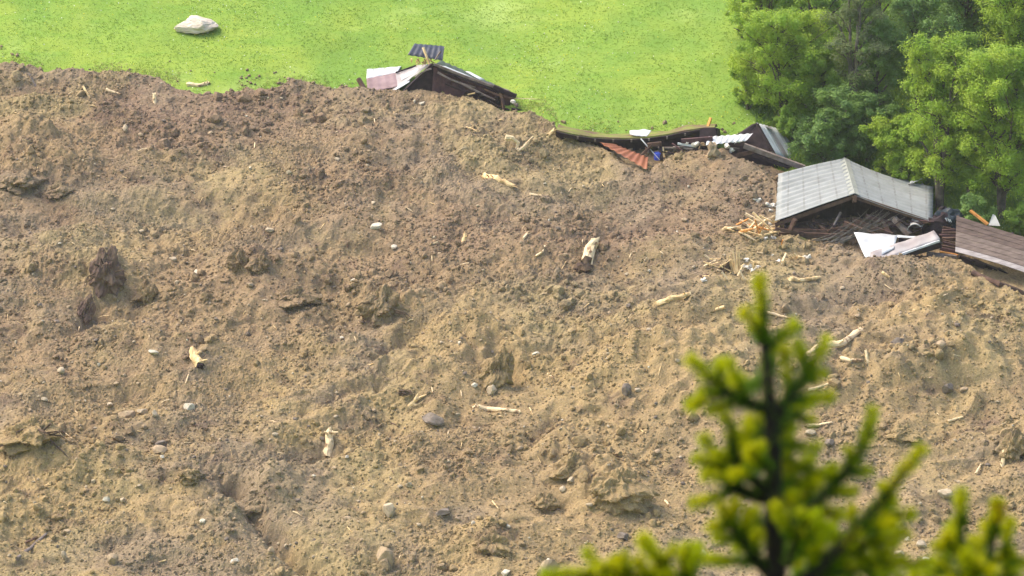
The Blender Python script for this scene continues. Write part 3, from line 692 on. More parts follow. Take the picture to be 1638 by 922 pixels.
log([(1228, 501), (1245, 506), (1265, 511)], 5, 'pale stick crossing behind the spruce top', ph='the stick behind the spruce top')
log([(1412, 438), (1423, 447)], 6, 'short pale splinter below the tilted white sheets', 'wood_pale')
log([(1294, 627), (1310, 623), (1325, 617)], 5, 'pale twig right of the spruce below the small logs', lift=1)
log([(1290, 684), (1310, 683), (1330, 679)], 5, 'pale twig left of the blue grey stone', lift=1)
log([(1517, 676), (1540, 670)], 4, 'pale straight twig on the far right slope', lift=1)
log([(1561, 760), (1569, 746)], 4, 'thin pale twig left of the short log at the right edge', lift=1)
log([(1064, 804), (1072, 813)], 4, 'small pale twig above the cream cobble by the spruce', lift=1)
log([(876, 600), (885, 608)], 4, 'white twig right of the central dark hollow', lift=1)
log([(1004, 415), (1010, 405)], 3, 'fine upright twig right of the broken trunk', up_end=.1)
log([(60, 862), (40, 871)], 4, 'short brown stick above the brown pole', 'wood_brown', lift=1)
log([(1158, 493), (1145, 498)], 6, 'small pale log end under the half buried log', 'wood_pale')
log([(300, 137), (318, 139), (335, 135)], 8, 'pale broken branch lying on the rim left of centre', 'wood_white')
log([(1556, 441), (1598, 459), (1645, 478)], 9, 'long brown beam half sunk below the collapsed board wall', 'wood_brown', name='wooden_beam', cat='beam', jag=.1, taper=1, lift=.9, ph='the long brown beam', knots=0)
# antler-like root, splintered root
def root_thing(px, py, label, ph, spec, m='wood_white', dark=False):
    g = on(px, py); d = dep(g); root = empty('splintered_root', g, label, 'root'); mb = MB()
    for (pts, r0) in spec:
        q = [P(a, b, d-.1+i*.05) for i, (a, b) in enumerate(pts)]; mb.tube(q, [r0*MPP*(1-.7*i/(len(q)-1)) for i in range(len(q))], 7, jag=.03, wob=.18)
    mb.build('root_wood', M[m], root)
    if dark: e = MB(); e.lump(P(dark[0], dark[1], d-.0), dark[2]*MPP, 5, 3, (1.3, .9, .6), .8); e.build('hole_shade', M['root_dark'], root)  # dark lump stands in for the shaded hole beside the root
    land(px, py, ph)
root_thing(828, 240, 'antler shaped pale root left of the sagging roof', 'the antler shaped root', [([(809, 220), (820, 221), (829, 229), (826, 240), (819, 248)], 5), ([(829, 243), (838, 235), (846, 226), (853, 218)], 3.5), ([(818, 221), (811, 225)], 4), ([(828, 238), (834, 246)], 3)])
root_thing(660, 645, 'splintered yellow root beside a dark hole, lower middle', 'the splintered yellow root', [([(652, 652), (662, 643), (672, 636), (682, 632)], 4), ([(658, 648), (668, 648), (680, 640)], 3), ([(664, 641), (668, 630)], 3), ([(650, 650), (660, 656), (674, 650)], 4)], 'wood_pale', (646, 628, 7))
# splintered upright trunk
g = on(1176, 440); d = dep(g); root = empty('splintered_tree_base', g, 'shattered orange trunk with upright spikes left of the spruce tip', 'tree base'); mb = MB()
for k in range(16):
    bx_ = rnd.uniform(1168, 1184); tx_ = bx_+rnd.uniform(-5, 4)-2; mb.beam(P(bx_, 438, d+rnd.uniform(-.2, .2)), P(tx_, rnd.uniform(395, 425) if k else 391, d), .14, .07, taper=.12)
mb.build('trunk_spikes', M['wood_pale'], root); mb = MB(); mb.lump(P(1160, 433, d), .22, 8, 3, (1, 1, 1.4), .8); mb.build('root_end', M['root_dark'], root)
for a, b, c_, e in ((1125, 419, 1150, 428), (1150, 428, 1170, 415), (1135, 415, 1152, 414), (1204, 419, 1218, 420), (1205, 430, 1206, 419), (1140, 441, 1152, 448), (1150, 447, 1170, 436), (1178, 436, 1192, 428)): mb = MB(); mb.beam(P(a, b, d-.1), P(c_, e, d-.3), .09, .06, taper=.3, n=3, rough=.01); mb.build('splinter', M['wood_pale'], root)
land(1176, 425, 'the shattered orange trunk')
def chunk(px, py, r, label, m='insulation', name='foam_chunk', cat='chunk', group='white fragments in the debris', sq=(1.2, 1, .8)):
    mb = MB(); mb.lump(on(px, py, r*MPP*.1), r*MPP*.66, rnd.randrange(9999), 3, sq, .9); return tag(mb.build(name, M[m]), label, cat, group)
for (a, b, r, lab) in ((1193, 418, 5, 'white fragment above the row of rubble beside the shattered trunk'), (1190, 428, 5, 'white fragment touching the right side of the shattered trunk'), (1200, 430, 7, 'white fragment in the middle of the row by the shattered trunk'),
                      (1213, 429, 6, 'white fragment at the right end of the row by the shattered trunk'), (1205, 434, 5, 'low white fragment under the row by the shattered trunk'), (1126, 449, 5, 'pale fragment under a dark lump left of the shattered trunk'),
                      (1211, 322, 6, 'white oblong fragment left of the big grey roof corner'), (1228, 328, 6, 'white fragment stuck to the left eave of the big grey roof'), (1236, 331, 6, 'white fragment right against the left eave of the grey roof'), (1233, 338, 4, 'small white fragment under the left eave of the grey roof'),
                      (1229, 356, 8, 'white block among the splinters under the grey roof corner'), (1234, 362, 6, 'lower white block among the splinters under the roof corner'), (1225, 383, 4, 'left of two white lumps below the splinter heap'), (1236, 382, 5, 'right of two white lumps below the splinter heap'),
                      (1245, 419, 5, 'white lump left of the leaning pale lath'), (1252, 424, 4, 'tiny white lump under the leaning pale lath'), (1292, 414, 6, 'white lump at the right end of the pale fragments'), (1236, 409, 3, 'small white chip at the left end of the pale fragments')):
    chunk(a, b, r, lab)
chunk(1128, 443, 7, 'dark red brown lump left of the shattered trunk', 'wood_brown', 'muddy_lump', 'lump')
def lath(a, b, c_, e, wpx, label, m='wood_pale', lift=.15, name='wood_splinter', cat='splinter', group='splinters by the grey barn', dd=0):
    g = on((a+c_)/2, max(b, e)); d = dep(g); mb = MB(); mb.beam(P(a, b, d-lift), P(c_, e, d-lift-dd), wpx*MPP*1.25, wpx*MPP*.7, taper=.6, n=3, rough=.012); return tag(mb.build(name, M[m]), label, cat, group)
lath(1250, 422, 1258, 405, 4, 'leaning pale lath between white lumps below the barn corner', 'wood_white'); land(1255, 413, 'the leaning pale lath')
for a, b, c_, e, lab in ((1263, 409, 1268, 414, 'first pale chip right of the leaning lath'), (1270, 406, 1275, 414, 'upright pale chip right of the leaning lath'), (1276, 411, 1288, 413, 'flat pale chip beside the right white lump')): lath(a, b, c_, e, 5, lab)
# splinter heap under the left corner of the barn roof
HEAP = [(1158, 365, 1186, 366, 6), (1192, 342, 1235, 365, 4), (1204, 340, 1238, 372, 4), (1175, 362, 1198, 350, 4), (1185, 369, 1218, 377, 5), (1192, 358, 1214, 375, 3.5), (1206, 378, 1210, 364, 3), (1212, 378, 1222, 360, 3.5), (1200, 370, 1226, 352, 3),
        (1182, 372, 1205, 366, 5), (1215, 345, 1242, 360, 4), (1208, 352, 1216, 380, 3), (1222, 376, 1248, 370, 4), (1230, 350, 1240, 344, 4), (1154, 368, 1162, 364, 3), (1196, 360, 1230, 368, 4), (1218, 368, 1240, 366, 5), (1220, 372, 1262, 370, 4), (1262, 372, 1284, 377, 4), (1252, 384, 1250, 392, 3), (1272, 372, 1282, 374, 3)]
POSW = ['leftmost thick', 'long upper diagonal', 'second long diagonal', 'short left sloping', 'thick lower', 'steep crossing', 'thin upright', 'right upright', 'rising middle', 'low left', 'high right', 'near vertical middle', 'low right', 'small top', 'tiny far left', 'central flat', 'thick central right', 'far reaching right', 'detached right', 'hanging small', 'tiny right']
for k, ((a, b, c_, e, wp), pw) in enumerate(zip(HEAP, POSW)): lath(a, b, c_, e, wp, f'{pw} splinter in the heap under the grey roof corner', ['wood_pale', 'wood_white', 'wood_pale', 'wood_orange'][k % 4] if k != 9 else 'wood_orange', lift=.1+.03*k, dd=rnd.uniform(-.3, .3))
land(1210, 362, 'the splinter heap')

M['dark_soil'] = mat('dark_damp_soil', (.185, .125, .090), (.090, .058, .046), 1.3, .95, .07, 5, lo=.4, hi=.6)
M['mixed_soil'] = SOIL
def block(px, py, wpx, hpx, label, name='soil_block', cat='soil block', lean=0, seed=0, roots=0, m='dark_soil', holes=0):
    if seed not in (3, 5): m = 'mixed_soil'
    from mathutils import noise as mn
    g = on(px, py+hpx/2); rw = wpx*MPP/2; rh = hpx*MPP/2; root = empty(name, g, label, cat); mb = MB(); bm = bmesh.new(); bmesh.ops.create_icosphere(bm, subdivisions=5, radius=1); o_ = Vector((seed*3.7,)*3)
    c0 = g+Vector((0, rw*.3, rh*.55))
    for v in bm.verts:
        p_ = v.co; f = 1+.55*mn.noise(p_*1.4+o_)+.28*mn.noise(p_*3.1+o_)+.14*mn.noise(Vector((p_.x*9, p_.y*9, p_.z*4))+o_)+.07*mn.noise(p_*16+o_); z = p_.z*f*(1.0 if p_.z > 0 else .9)
        nx = (1-.38*max(0, z))*(1+.45*max(0, -z)); mb.v.append(c0+Vector((p_.x*f*nx*rw+lean*z*rw, p_.y*f*nx*rw*.8, z*rh)))
    mb.f = [tuple(q.index for q in f.verts) for f in bm.faces]; bm.free(); mb.build('block_body', M[m], root)
    if roots:
        mb = MB()
        for k in range(roots):
            mb = MB(); a = rnd.uniform(-.4, 3.5); st = c0+Vector((math.cos(a)*rw*.7, -rw*.6, math.sin(a)*rh*.6)); dv = Vector((math.cos(a)*.8, -.4, math.sin(a)*.6+rnd.uniform(-.6, .2))); mb.tube([st, st+dv*rw*.6, st+dv*rw*.9+Vector((rnd.uniform(-.2, .2), 0, -.25))], [.06, .04, .012], 6, wob=.2); mb.build('root', M['root_dark'], root)
    return root
block(170, 425, 50, 78, 'tall dark upended stump caked in mud at the far left', 'upended_stump', 'stump', .15, 3, 7); land(170, 425, 'the upended muddy stump')
block(137, 488, 26, 48, 'narrow dark slab of soil leaning below the upended stump', lean=.6, seed=5)
block(383, 408, 34, 42, 'left of two earth prongs standing on the slope', lean=-.1, seed=7, m='dark_soil'); block(415, 416, 36, 36, 'right of two earth prongs standing on the slope', lean=.2, seed=9)
block(612, 478, 62, 60, 'ragged dark soil block left of the central hollow, high', lean=.1, seed=11, roots=3); land(612, 480, 'the ragged soil block')
block(50, 688, 88, 50, 'broad root plate full of mud at the left edge', 'root_plate', 'root plate', .1, 13, 9)
block(985, 772, 84, 66, 'large brown soil block left of the spruce near the bottom', lean=0, seed=15); block(912, 742, 44, 44, 'smaller soil block left of the large brown soil block', lean=.2, seed=17); land(985, 775, 'the large brown soil block')
block(796, 578, 46, 66, 'undercut soil face in the centre of the slide', lean=.5, seed=19); land(800, 580, 'the undercut soil face')
block(470, 470, 60, 34, 'low soil block right of the earth prongs', lean=.1, seed=21); block(235, 462, 34, 40, 'small soil block right of the upended stump', seed=23)
block(402, 806, 46, 36, 'soil block overhanging the dark gully at lower left', lean=.3, seed=25); block(1625, 705, 40, 50, 'soil block at the right edge of the picture', seed=27); block(1445, 690, 44, 24, 'grey soil block right of the spruce branches', seed=29)
block(300, 756, 40, 24, 'low soil block above the dark gully', seed=31); block(870, 800, 36, 30, 'crumbling soil block left of the light grey stone', seed=33); block(788, 868, 46, 34, 'reddish soil block near the bottom centre', seed=35)
block(30, 285, 70, 34, 'wide low soil block at the upper left edge', seed=37); block(95, 300, 40, 26, 'small soil block right of the upper left edge block', seed=39)
EXTRA = []
for k in range(14): a = rnd.uniform(1160, 1244); b = rnd.uniform(352, 380); an = rnd.uniform(-.9, .9); L = rnd.uniform(5, 15); EXTRA.append((a-math.cos(an)*L, b-math.sin(an)*L, a+math.cos(an)*L, b+math.sin(an)*L, rnd.uniform(2.5, 4)))
EXTRA.sort(key=lambda q: q[0]+q[2])
for k, q in enumerate(EXTRA): lath(*q, f'{["leftmost","second","third","fourth","fifth","sixth","seventh","eighth","ninth","tenth","eleventh","twelfth","thirteenth","rightmost"][k]} small pale lath, from the left, across the splinter heap', 'wood_white' if k % 3 else 'wood_pale', lift=.25, name='loose_lath', cat='lath', group='laths in the splinter heap')
EX2 = []
for k in range(14): a = rnd.uniform(1122, 1222); b = rnd.uniform(402, 446); an = rnd.uniform(-1.2, 1.2); L = rnd.uniform(4, 11); EX2.append((a-math.cos(an)*L, b-math.sin(an)*L, a+math.cos(an)*L, b+math.sin(an)*L, rnd.uniform(2, 3.4)))
EX2.sort(key=lambda q: q[0]+q[2]); ON = ['leftmost', 'second', 'third', 'fourth', 'fifth', 'sixth', 'seventh', 'eighth', 'ninth', 'tenth', 'eleventh', 'twelfth', 'thirteenth', 'rightmost']
for k, q in enumerate(EX2): lath(*q, f'{ON[k]} thin splinter, from the left, around the shattered orange trunk', 'wood_white' if k % 3 else 'wood_pale', lift=.2, name='loose_splinter', cat='splinter', group='splinters around the shattered trunk')
# ------------------------------------------------------------------ the big grey barn (right)
d0 = dep(G(1367, 392, True))-.3
def quadP(pts, deps): return [P(a, b, q) for (a, b), q in zip(pts, deps)]
bf_, bb_ = d0, d0+5.6
barn = empty('collapsed_barn', G(1367, 385, True), 'big collapsed barn under a grey corrugated gable roof', 'barn')
land(1300, 300, 'the big grey roof')
FA = P(1367, 311, bf_); BA = P(1351, 254, bb_); FL = P(1240, 356, bf_-.1); BL = P(1245, 279, bb_-.8); FR = P(1492, 353, bf_-.2); BR = P(1493, 300, bb_-1.2)
up_ = Vector((0, 0, 1))
corrugated('roof_left_side', BA, FA, FL, BL, M['barn_roof'], barn, .56, .07, bend=lambda u, v: .05*math.sin(v*3.1)+.55*max(0, v-.86)*math.sin(u*37)*math.sin(u*11))
bmid = lambda u, v: -.22*math.sin(v*3.14)*(1-u*.75)+.02*math.sin(u*31)*v
corrugated('roof_right_side', BA, FA, FR, BR, M['barn_roof'], barn, .56, .07, bend=bmid)
mb = MB(); dl = (FL-FA).normalized(); dr = (FR-FA).normalized(); o_ = Vector((0, 0, .045))
mb.quadbox(BA+dl*.30+o_*.8, FA+dl*.30+o_*.8, FA+o_*1.6, BA+o_*1.6, .02); mb.quadbox(BA+o_*1.6, FA+o_*1.6, FA+dr*.30+o_*.8, BA+dr*.30+o_*.8, .02)
mb.build('ridge_cap', mat('ridge_cap_metal', (.27, .28, .25), (.23, .24, .21), 1, .5), barn)
def rafter(a, b, drop, back=0.12):
    mb = MB(); off = Vector((0, back, -drop)); mb.beam(a+off, b+off, .10, .22, n=4, rough=.01); return mb
rafter(FA, FL, .17).build('barge_board', M['wood_brown'], barn); rafter(FA, FR, .17).build('barge_board', M['wood_brown'], barn)
for k in range(1, 7):
    t = k/7; a = FA.lerp(BA, t); rafter(a, FL.lerp(BL, t), .20).build('rafter', M['wood_dark'], barn); rafter(a, FR.lerp(BR, t), .42).build('rafter', M['wood_dark'], barn)
mb = MB(); mb.beam(FA-up_*.42, BA-up_*.42, .2, .25); mb.build('ridge_beam', M['wood_dark'], barn)
# near-black boards set back paint the shade of the open gable, side and back walls down to the ground
def wallquad(name, a, b, c_, e, m, parent, th=.12, boards=8):
    a, b, c_, e = map(Vector, (a, b, c_, e)); mb = MB()
    for i in range(boards):
        t0 = i/boards; t1 = (i+1)/boards-.004*8/boards; j = (a-b).cross(e-a).normalized()*rnd.uniform(-.02, .02)
        mb.quadbox(a.lerp(b, t0)+j, a.lerp(b, t1)+j, e.lerp(c_, t1)+j, e.lerp(c_, t0)+j, th)
    return mb.build(name, m, parent)
iw = 2.2
def inset(p, q): return p.lerp(q, iw/5.6)-up_*.22
gl, gr, ga = inset(FL, BL), inset(FR, BR), inset(FA, BA)
low = lambda p, k: Vector((p.x, p.y, float(ground_h(p.x, p.y))-k))
wallquad('gable_wall_and_shade', gl, ga, low(ga, 1), low(gl, 1), M['wood_dark'], barn, boards=16); wallquad('gable_wall_and_shade', ga, gr-up_*.25, low(gr, 1), low(ga, 1), M['wood_dark'], barn, boards=16)
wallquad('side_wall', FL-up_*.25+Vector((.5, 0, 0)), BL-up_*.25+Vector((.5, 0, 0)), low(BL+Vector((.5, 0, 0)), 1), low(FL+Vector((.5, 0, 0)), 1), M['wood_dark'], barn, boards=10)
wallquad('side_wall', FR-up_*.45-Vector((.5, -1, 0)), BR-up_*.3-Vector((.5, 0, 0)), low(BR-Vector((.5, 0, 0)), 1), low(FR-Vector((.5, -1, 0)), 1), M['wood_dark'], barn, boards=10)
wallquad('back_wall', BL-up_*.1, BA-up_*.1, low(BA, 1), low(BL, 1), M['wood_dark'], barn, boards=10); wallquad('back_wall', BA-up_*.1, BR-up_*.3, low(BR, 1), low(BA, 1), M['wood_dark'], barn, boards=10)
def pbeam(a, b, c_, e, d1, d2, wpx, m, name='beam', parent=None, label=None, cat='beam', group=None, sag=0, n=3, taper=1, hpx=None):
    mb = MB(); mb.beam(P(a, b, d1), P(c_, e, d2), wpx*MPP, (hpx or wpx)*MPP, n=n, sag=sag, taper=taper, rough=.012)
    o = mb.build(name, M[m], parent)
    if label: tag(o, label, cat, group)
    return o
pbeam(1367, 313, 1367, 324, d0-.02, d0-.02, 6, 'wood_brown', 'king_post', barn)
# log sill of the barn front
for k, (y0, y1, m) in enumerate(((368, 371, 'wood_brown'), (374, 377, 'wood_brown'))): pbeam(1246, y0, 1372, y1+1, d0+.1-.2*k, d0-.2*k, 6, m, 'sill_log', barn)
for (a, b, c_, e, d1, wp, m, lab) in ((1262, 372, 1272, 351, -.3, 6, 'wood_brown', 'leaning brown plank under the left slope of the grey roof'), (1285, 374, 1240, 366, -.2, 5, 'wood_brown', 'low brown beam under the left corner of the grey roof'),
        (1365, 352, 1428, 376, .3, 6, 'wood_brown', 'upper of two long beams sliding out under the right slope'), (1350, 357, 1405, 379, -.1, 7, 'wood_brown', 'lower of two long beams sliding out under the right slope'),
        (1385, 346, 1460, 368, .8, 6, 'wood_red', 'red brown beam deep under the right slope of the roof'), (1430, 350, 1455, 376, .2, 8, 'wood_grey', 'steep grey beam left of the curved trough'), (1410, 352, 1426, 378, .5, 5, 'wood_brown', 'short steep beam right of the two long beams'),
        (1300, 352, 1325, 372, .4, 3, 'wood_brown', 'thin stake inside the dark gable opening, left part'), (1345, 340, 1330, 368, .5, 3, 'wood_grey', 'thin grey stake in the middle of the gable opening')):
    pbeam(a, b, c_, e, d0+d1, d0+d1-.5, wp, m, 'loose_beam', None, lab, 'beam', 'loose beams under the grey barn')
mb = MB(); mb.lump(P(1276, 388, d0-.5), 11*MPP, 5, 3, (1.5, 1, .9), .3); tag(mb.build('mossy_mound', M['turf']), 'small grassy lump of turf below the barn sill', 'turf')
# brush of bare branches
brush = empty('bare_branches', P(1330, 388, d0-1), 'bundle of bare grey branches leaning across the barn gable', 'branches')
for k in range(17):
    a = 1300+rnd.uniform(-2, 50); b = 389+rnd.uniform(-4, 2)-(a-1300)*.02; c_ = a+rnd.uniform(60, 108); e = b-rnd.uniform(28, 60); mb = MB(); q = []
    for i in range(6): t = i/5; q.append(P(a+(c_-a)*t, b+(e-b)*t+6*math.sin(t*3.1)*rnd.uniform(.2, .9), d0-1.1+t*.5))
    mb.tube(q, [.035*(1-.8*i/5)*rnd.uniform(.8, 1.2) for i in range(6)], 5)
    for j in (2, 3, 4): mb.tube([q[j], q[j]+Vector((rnd.uniform(-.3, .7), .1, rnd.uniform(.1, .5)))], [.014, .005], 4)
    mb.build('branch', M['bark_grey'], brush)
# curved trough and loose sheets
mb = MB(); q = []; c0 = P(1463, 372, d0-.3)
for i in range(9): a_ = math.pi*(.15+.75*i/8); q.append((math.cos(a_)*.42, math.sin(a_)*.45))
for i in range(8):
    (x1, z1), (x2, z2) = q[i], q[i+1]; mb.quadbox(c0+Vector((x1, 0, z1)), c0+Vector((x2, 0, z2)), c0+Vector((x2+.3, 1.2, z2+.2)), c0+Vector((x1+.3, 1.2, z1+.2)), .03)
tag(mb.build('curved_trough', M['metal_grey']), 'curved grey metal trough upside down under the right eave', 'trough')
def sheet(name, pts, deps, m, label, parent=None, cat='metal sheet', period=.3, amp=.02, crumple=0, group=None, **k):
    a = quadP(pts, deps); o = corrugated(name, *a, M[m], parent, period, amp, crumple=crumple, seed=rnd.randrange(40), **k); return tag(o, label, cat, group) if label else o
sheet('loose_roof_sheet', [(1455, 294), (1475, 286), (1480, 282), (1462, 289)], [d0+4, d0+4.5, d0+5.6, d0+5.6], 'metal_white', 'curled white metal strip standing off the back of the grey roof', crumple=.1)
sheet('loose_roof_sheet', [(1420, 287), (1476, 291), (1478, 297), (1428, 291)], [d0+5.5, d0+5, d0+4.4, d0+4.4], 'metal_grey', 'flat grey strip resting on the back of the grey roof', crumple=.12)
# two white sheets in front
sheet('tilted_metal_sheet', [(1366, 372), (1436, 376), (1430, 397), (1388, 422)], [d0-1.2, d0-1.2, d0-2.6, d0-2.9], 'metal_white', 'white fan shaped metal sheet lying in front of the grey barn', period=1.1, amp=.035); land(1400, 395, 'the white tilted sheets')
sheet('tilted_metal_sheet', [(1392, 404), (1494, 369), (1504, 383), (1391, 424)], [d0-2.5, d0-1.6, d0-2.5, d0-3.2], 'metal_mauve', 'long narrow mauve grey metal sheet lying across the white sheet', period=1.3, amp=.03)
pbeam(1391, 425, 1503, 385.5, d0-3.22, d0-2.53, 3.2, 'metal_white', 'sheet_flange', None, 'bent white edge strip along the front of the mauve sheet', 'edge strip')
sheet('tilted_metal_sheet', [(1434, 376), (1474, 379), (1470, 381), (1436, 380)], [d0-1.1, d0-1.3, d0-1.6, d0-1.5], 'metal_white', 'thin white strip behind the mauve metal sheet', period=.8, amp=.01)
for (a, b, c_, e, d1, d2, wp, m, lab) in ((1392, 428, 1450, 408, -2.9, -2.3, 7, 'wood_dark', 'dark board under the left half of the mauve sheet'), (1440, 410, 1505, 392, -2.2, -1.8, 8, 'wood_dark', 'dark board under the right half of the mauve sheet'), (1438, 384, 1468, 390, -.9, -1.1, 8, 'wood_dark', 'black plank in the gap between the two tilted sheets'),
        (1482, 407, 1530, 413, -1.8, -1.9, 8, 'wood_grey', 'pale brown plank at the foot of the reddish timber heap'), (1462, 412, 1500, 416, -2.0, -2.1, 6, 'wood_brown', 'brown beam half sunk right of the tilted sheets')):
    pbeam(a, b, c_, e, d0+d1, d0+d2, wp, m, 'loose_board', None, lab, 'board', 'loose boards by the tilted sheets')
# reddish timber heap between the barn and the board wall
ORD = ['top', 'second', 'third', 'fourth', 'fifth', 'sixth', 'seventh', 'eighth', 'ninth', 'lowest']
for k in range(10):
    y0 = 366+k*4.3; pbeam(1505+rnd.uniform(-3, 4), y0+rnd.uniform(-3, 1), 1531+rnd.uniform(-3, 2), y0+rnd.uniform(-2, 5), d0-.4-.13*k, d0-.3-.16*k, rnd.uniform(3.5, 6), ['wood_brown', 'wood_red', 'wood_brown', 'wood_red', 'wood_orange'][k % 5] if k != 4 else 'wood_brown', 'heap_timber', None,
          f'{ORD[k]} short timber of the reddish heap beside the board wall', 'timber', 'reddish timber heap')
mb = MB(); mb.lump(P(1518, 352, d0+.5), .75, 12, 3, (1.2, .8, .9), .5); tag(mb.build('crumpled_tarp', M['tarp']), 'dark crumpled tarpaulin between the grey barn and the board wall', 'tarpaulin')
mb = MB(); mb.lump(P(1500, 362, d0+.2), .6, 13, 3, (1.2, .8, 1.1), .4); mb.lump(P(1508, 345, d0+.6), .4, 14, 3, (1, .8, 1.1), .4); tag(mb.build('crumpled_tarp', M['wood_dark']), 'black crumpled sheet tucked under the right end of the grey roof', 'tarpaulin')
for k, (a, b) in enumerate(((1512, 349), (1516, 350), (1519, 351))): pbeam(a, b, a+3, b+5, d0-.3, d0-.3, 1.3, 'metal_white', 'white_strip', None, ['left', 'middle', 'right'][k]+' of three tiny white slats on the dark tarpaulin', 'strip', 'white slats on the tarpaulin')
# curved board wall on the right
wall = empty('board_wall', P(1570, 420, d0-2), 'curved weathered board wall leaning outwards at the right edge', 'wall')
land(1590, 400, 'the curved board wall')
def wallpt(u, v):
    x = 1530+u*150; top = 345+u*32+26*u*u*.2+14*math.sin(u*3.14*.6)*.6; bot = 403+u*48-3*math.sin(u*3.1)
    if v < 1e-6: pass
    y = top+(bot-top)*v-6*u*math.sin(v*3.1)*.4; return P(x-2*v, y, d0-1.2-1.4*v-1.0*u)
NB = 7
for k in range(NB):
    mb = MB(); vs0, vs1 = k/NB, (k+.94)/NB; N = 10; pts0 = [wallpt(i/N, vs0) for i in range(N+1)]; pts1 = [wallpt(i/N, vs1) for i in range(N+1)]; jit = rnd.uniform(-.03, .03)
    for i in range(N): mb.quadbox(pts0[i]+Vector((0, jit, 0)), pts0[i+1]+Vector((0, jit, 0)), pts1[i+1]+Vector((0, jit, 0)), pts1[i]+Vector((0, jit, 0)), -.05)
    o = mb.build('board', [M['wood_w1'], M['wood_w2'], M['wood_w3']][min(2, max(0, k-3)//1)] if 'wood_w1' in M else M['wood_grey' if k > 4 else 'wood_brown'], wall)
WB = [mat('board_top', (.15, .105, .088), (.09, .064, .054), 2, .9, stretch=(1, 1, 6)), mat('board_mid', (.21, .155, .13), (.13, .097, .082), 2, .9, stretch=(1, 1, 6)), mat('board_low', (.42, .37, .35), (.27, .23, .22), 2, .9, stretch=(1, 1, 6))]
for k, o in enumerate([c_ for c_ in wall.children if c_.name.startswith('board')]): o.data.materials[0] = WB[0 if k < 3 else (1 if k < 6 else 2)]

mb = MB(); mb.beam(wallpt(.02, 0)+Vector((0, .15, 0)), wallpt(.02, 1)+Vector((0, .15, 0)), .12, .12); mb.build('wall_post', M['wood_dark'], wall); mb = MB(); mb.beam(wallpt(.6, 0)+Vector((0, .15, 0)), wallpt(.6, 1)+Vector((0, .15, 0)), .12, .12); mb.build('wall_post', M['wood_dark'], wall)
pbeam(1552, 337, 1580, 359, d0-1.25, d0-1.5, 7, 'wood_orange', 'orange_board', None, 'bright orange board leaning on top of the curved board wall', 'board', hpx=3)
mb = MB(); mb.quadbox(P(1588, 343, d0-1), P(1592, 345, d0-1), P(1600, 362, d0-1.4), P(1581, 361, d0-1.3), .03); tag(mb.build('metal_scrap', M['metal_grey']), 'small triangular grey metal scrap beside the orange board', 'scrap')
mb = MB()
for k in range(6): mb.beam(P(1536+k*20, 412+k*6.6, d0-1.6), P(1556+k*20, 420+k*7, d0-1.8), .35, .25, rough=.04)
tag(mb.build('under_wall_shade', M['wood_dark']), 'black bar standing for the shaded space under the curved board wall', 'beam')  # near-black bar put in for the shaded space beneath the wall

# ------------------------------------------------------------------ the steep little roof behind it (third ruin)
d3 = dep(G(1240, 262, True)); aframe = empty('collapsed_shed', G(1225, 262, True), 'collapsed shed with a steep white and rust striped roof', 'shed'); land(1225, 230, 'the steep striped roof')
RC = [(1211, 197), (1260, 210), (1293, 264), (1240, 248)]; A_, B_, C_, D_ = quadP(RC, [d3-.3, d3+2.6, d3+1.6, d3-1.0])
def strip(t0, t1, m, nm): corrugated(nm, A_.lerp(B_, t0), A_.lerp(B_, t1), D_.lerp(C_, t1), D_.lerp(C_, t0), M[m], aframe, .35, .02)
strip(0, .30, 'metal_white', 'roof_sheet'); strip(.305, .45, 'metal_mauve', 'roof_sheet'); strip(.455, .80, 'metal_white', 'roof_sheet'); strip(.805, 1.0, 'metal_mauve', 'roof_sheet')
mb = MB(); mb.quadbox(P(1212, 200, d3), P(1239, 247, d3-.7), P(1288, 266, d3-.2), P(1175, 240, d3), .1); mb.build('gable_wall_and_shade', M['wood_dark'], aframe)  # dark gable and wall sheets hold the shade of the shed's inside
mb = MB(); mb.quadbox(P(1204, 202, d3+.3), P(1214, 198.5, d3-.1), P(1180, 240, d3+.1), P(1160, 232, d3+.3), .12); mb.quadbox(P(1176, 232, d3-.1), P(1246, 250, d3-.4), P(1290, 272, d3-.5), P(1160, 262, d3-.2), .1); mb.build('shade_wall', M['wood_dark'], aframe)
mb = MB(); mb.beam(A_+Vector((0, 0, -.06)), D_+Vector((0, 0, -.06)), .12, .15); mb.build('rafter', M['wood_dark'], aframe); mb = MB(); mb.beam(D_+Vector((0, 0, -.1)), C_+Vector((0, 0, -.1)), .12, .16); mb.build('eave_beam', M['wood_dark'], aframe)
pbeam(1190, 233, 1287, 269, d3-1.4, d3-1.6, 8, 'wood_grey', 'fallen_beam', None, 'long grey brown beam fallen in front of the steep striped roof', 'beam')
pbeam(1150, 255, 1208, 242, d3-1.0, d3-1.2, 6, 'wood_brown', 'fallen_beam', None, 'short dark beam left of the long grey brown beam', 'beam'); pbeam(1204, 248, 1262, 268, d3-1.2, d3-1.5, 5, 'wood_dark', 'fallen_beam', None, 'black beam just below the long grey brown beam', 'beam')
sheet('crumpled_plastic', [(1222, 201), (1236, 200), (1240, 210), (1229, 207)], [d3+.3, d3+.8, d3+.6, d3+.3], 'plastic_pale', 'crumpled grey green plastic at the peak of the steep roof', cat='plastic', crumple=.3, amp=0)
sheet('crumpled_plastic', [(1240, 209), (1262, 202), (1270, 214), (1255, 215)], [d3+2, d3+2.6, d3+2.3, d3+2], 'plastic_pale', 'crumpled pale plastic at the upper right of the steep roof', cat='plastic', crumple=.3, amp=0)
sheet('ribbed_metal_sheet', [(1132, 219), (1205, 213.5), (1195, 225), (1129, 233)], [d3-.7, d3-.6, d3-1.3, d3-1.5], 'metal_white', 'white ribbed metal sheet between the sagging roof and the steep roof', period=.35, amp=.03, along='v')
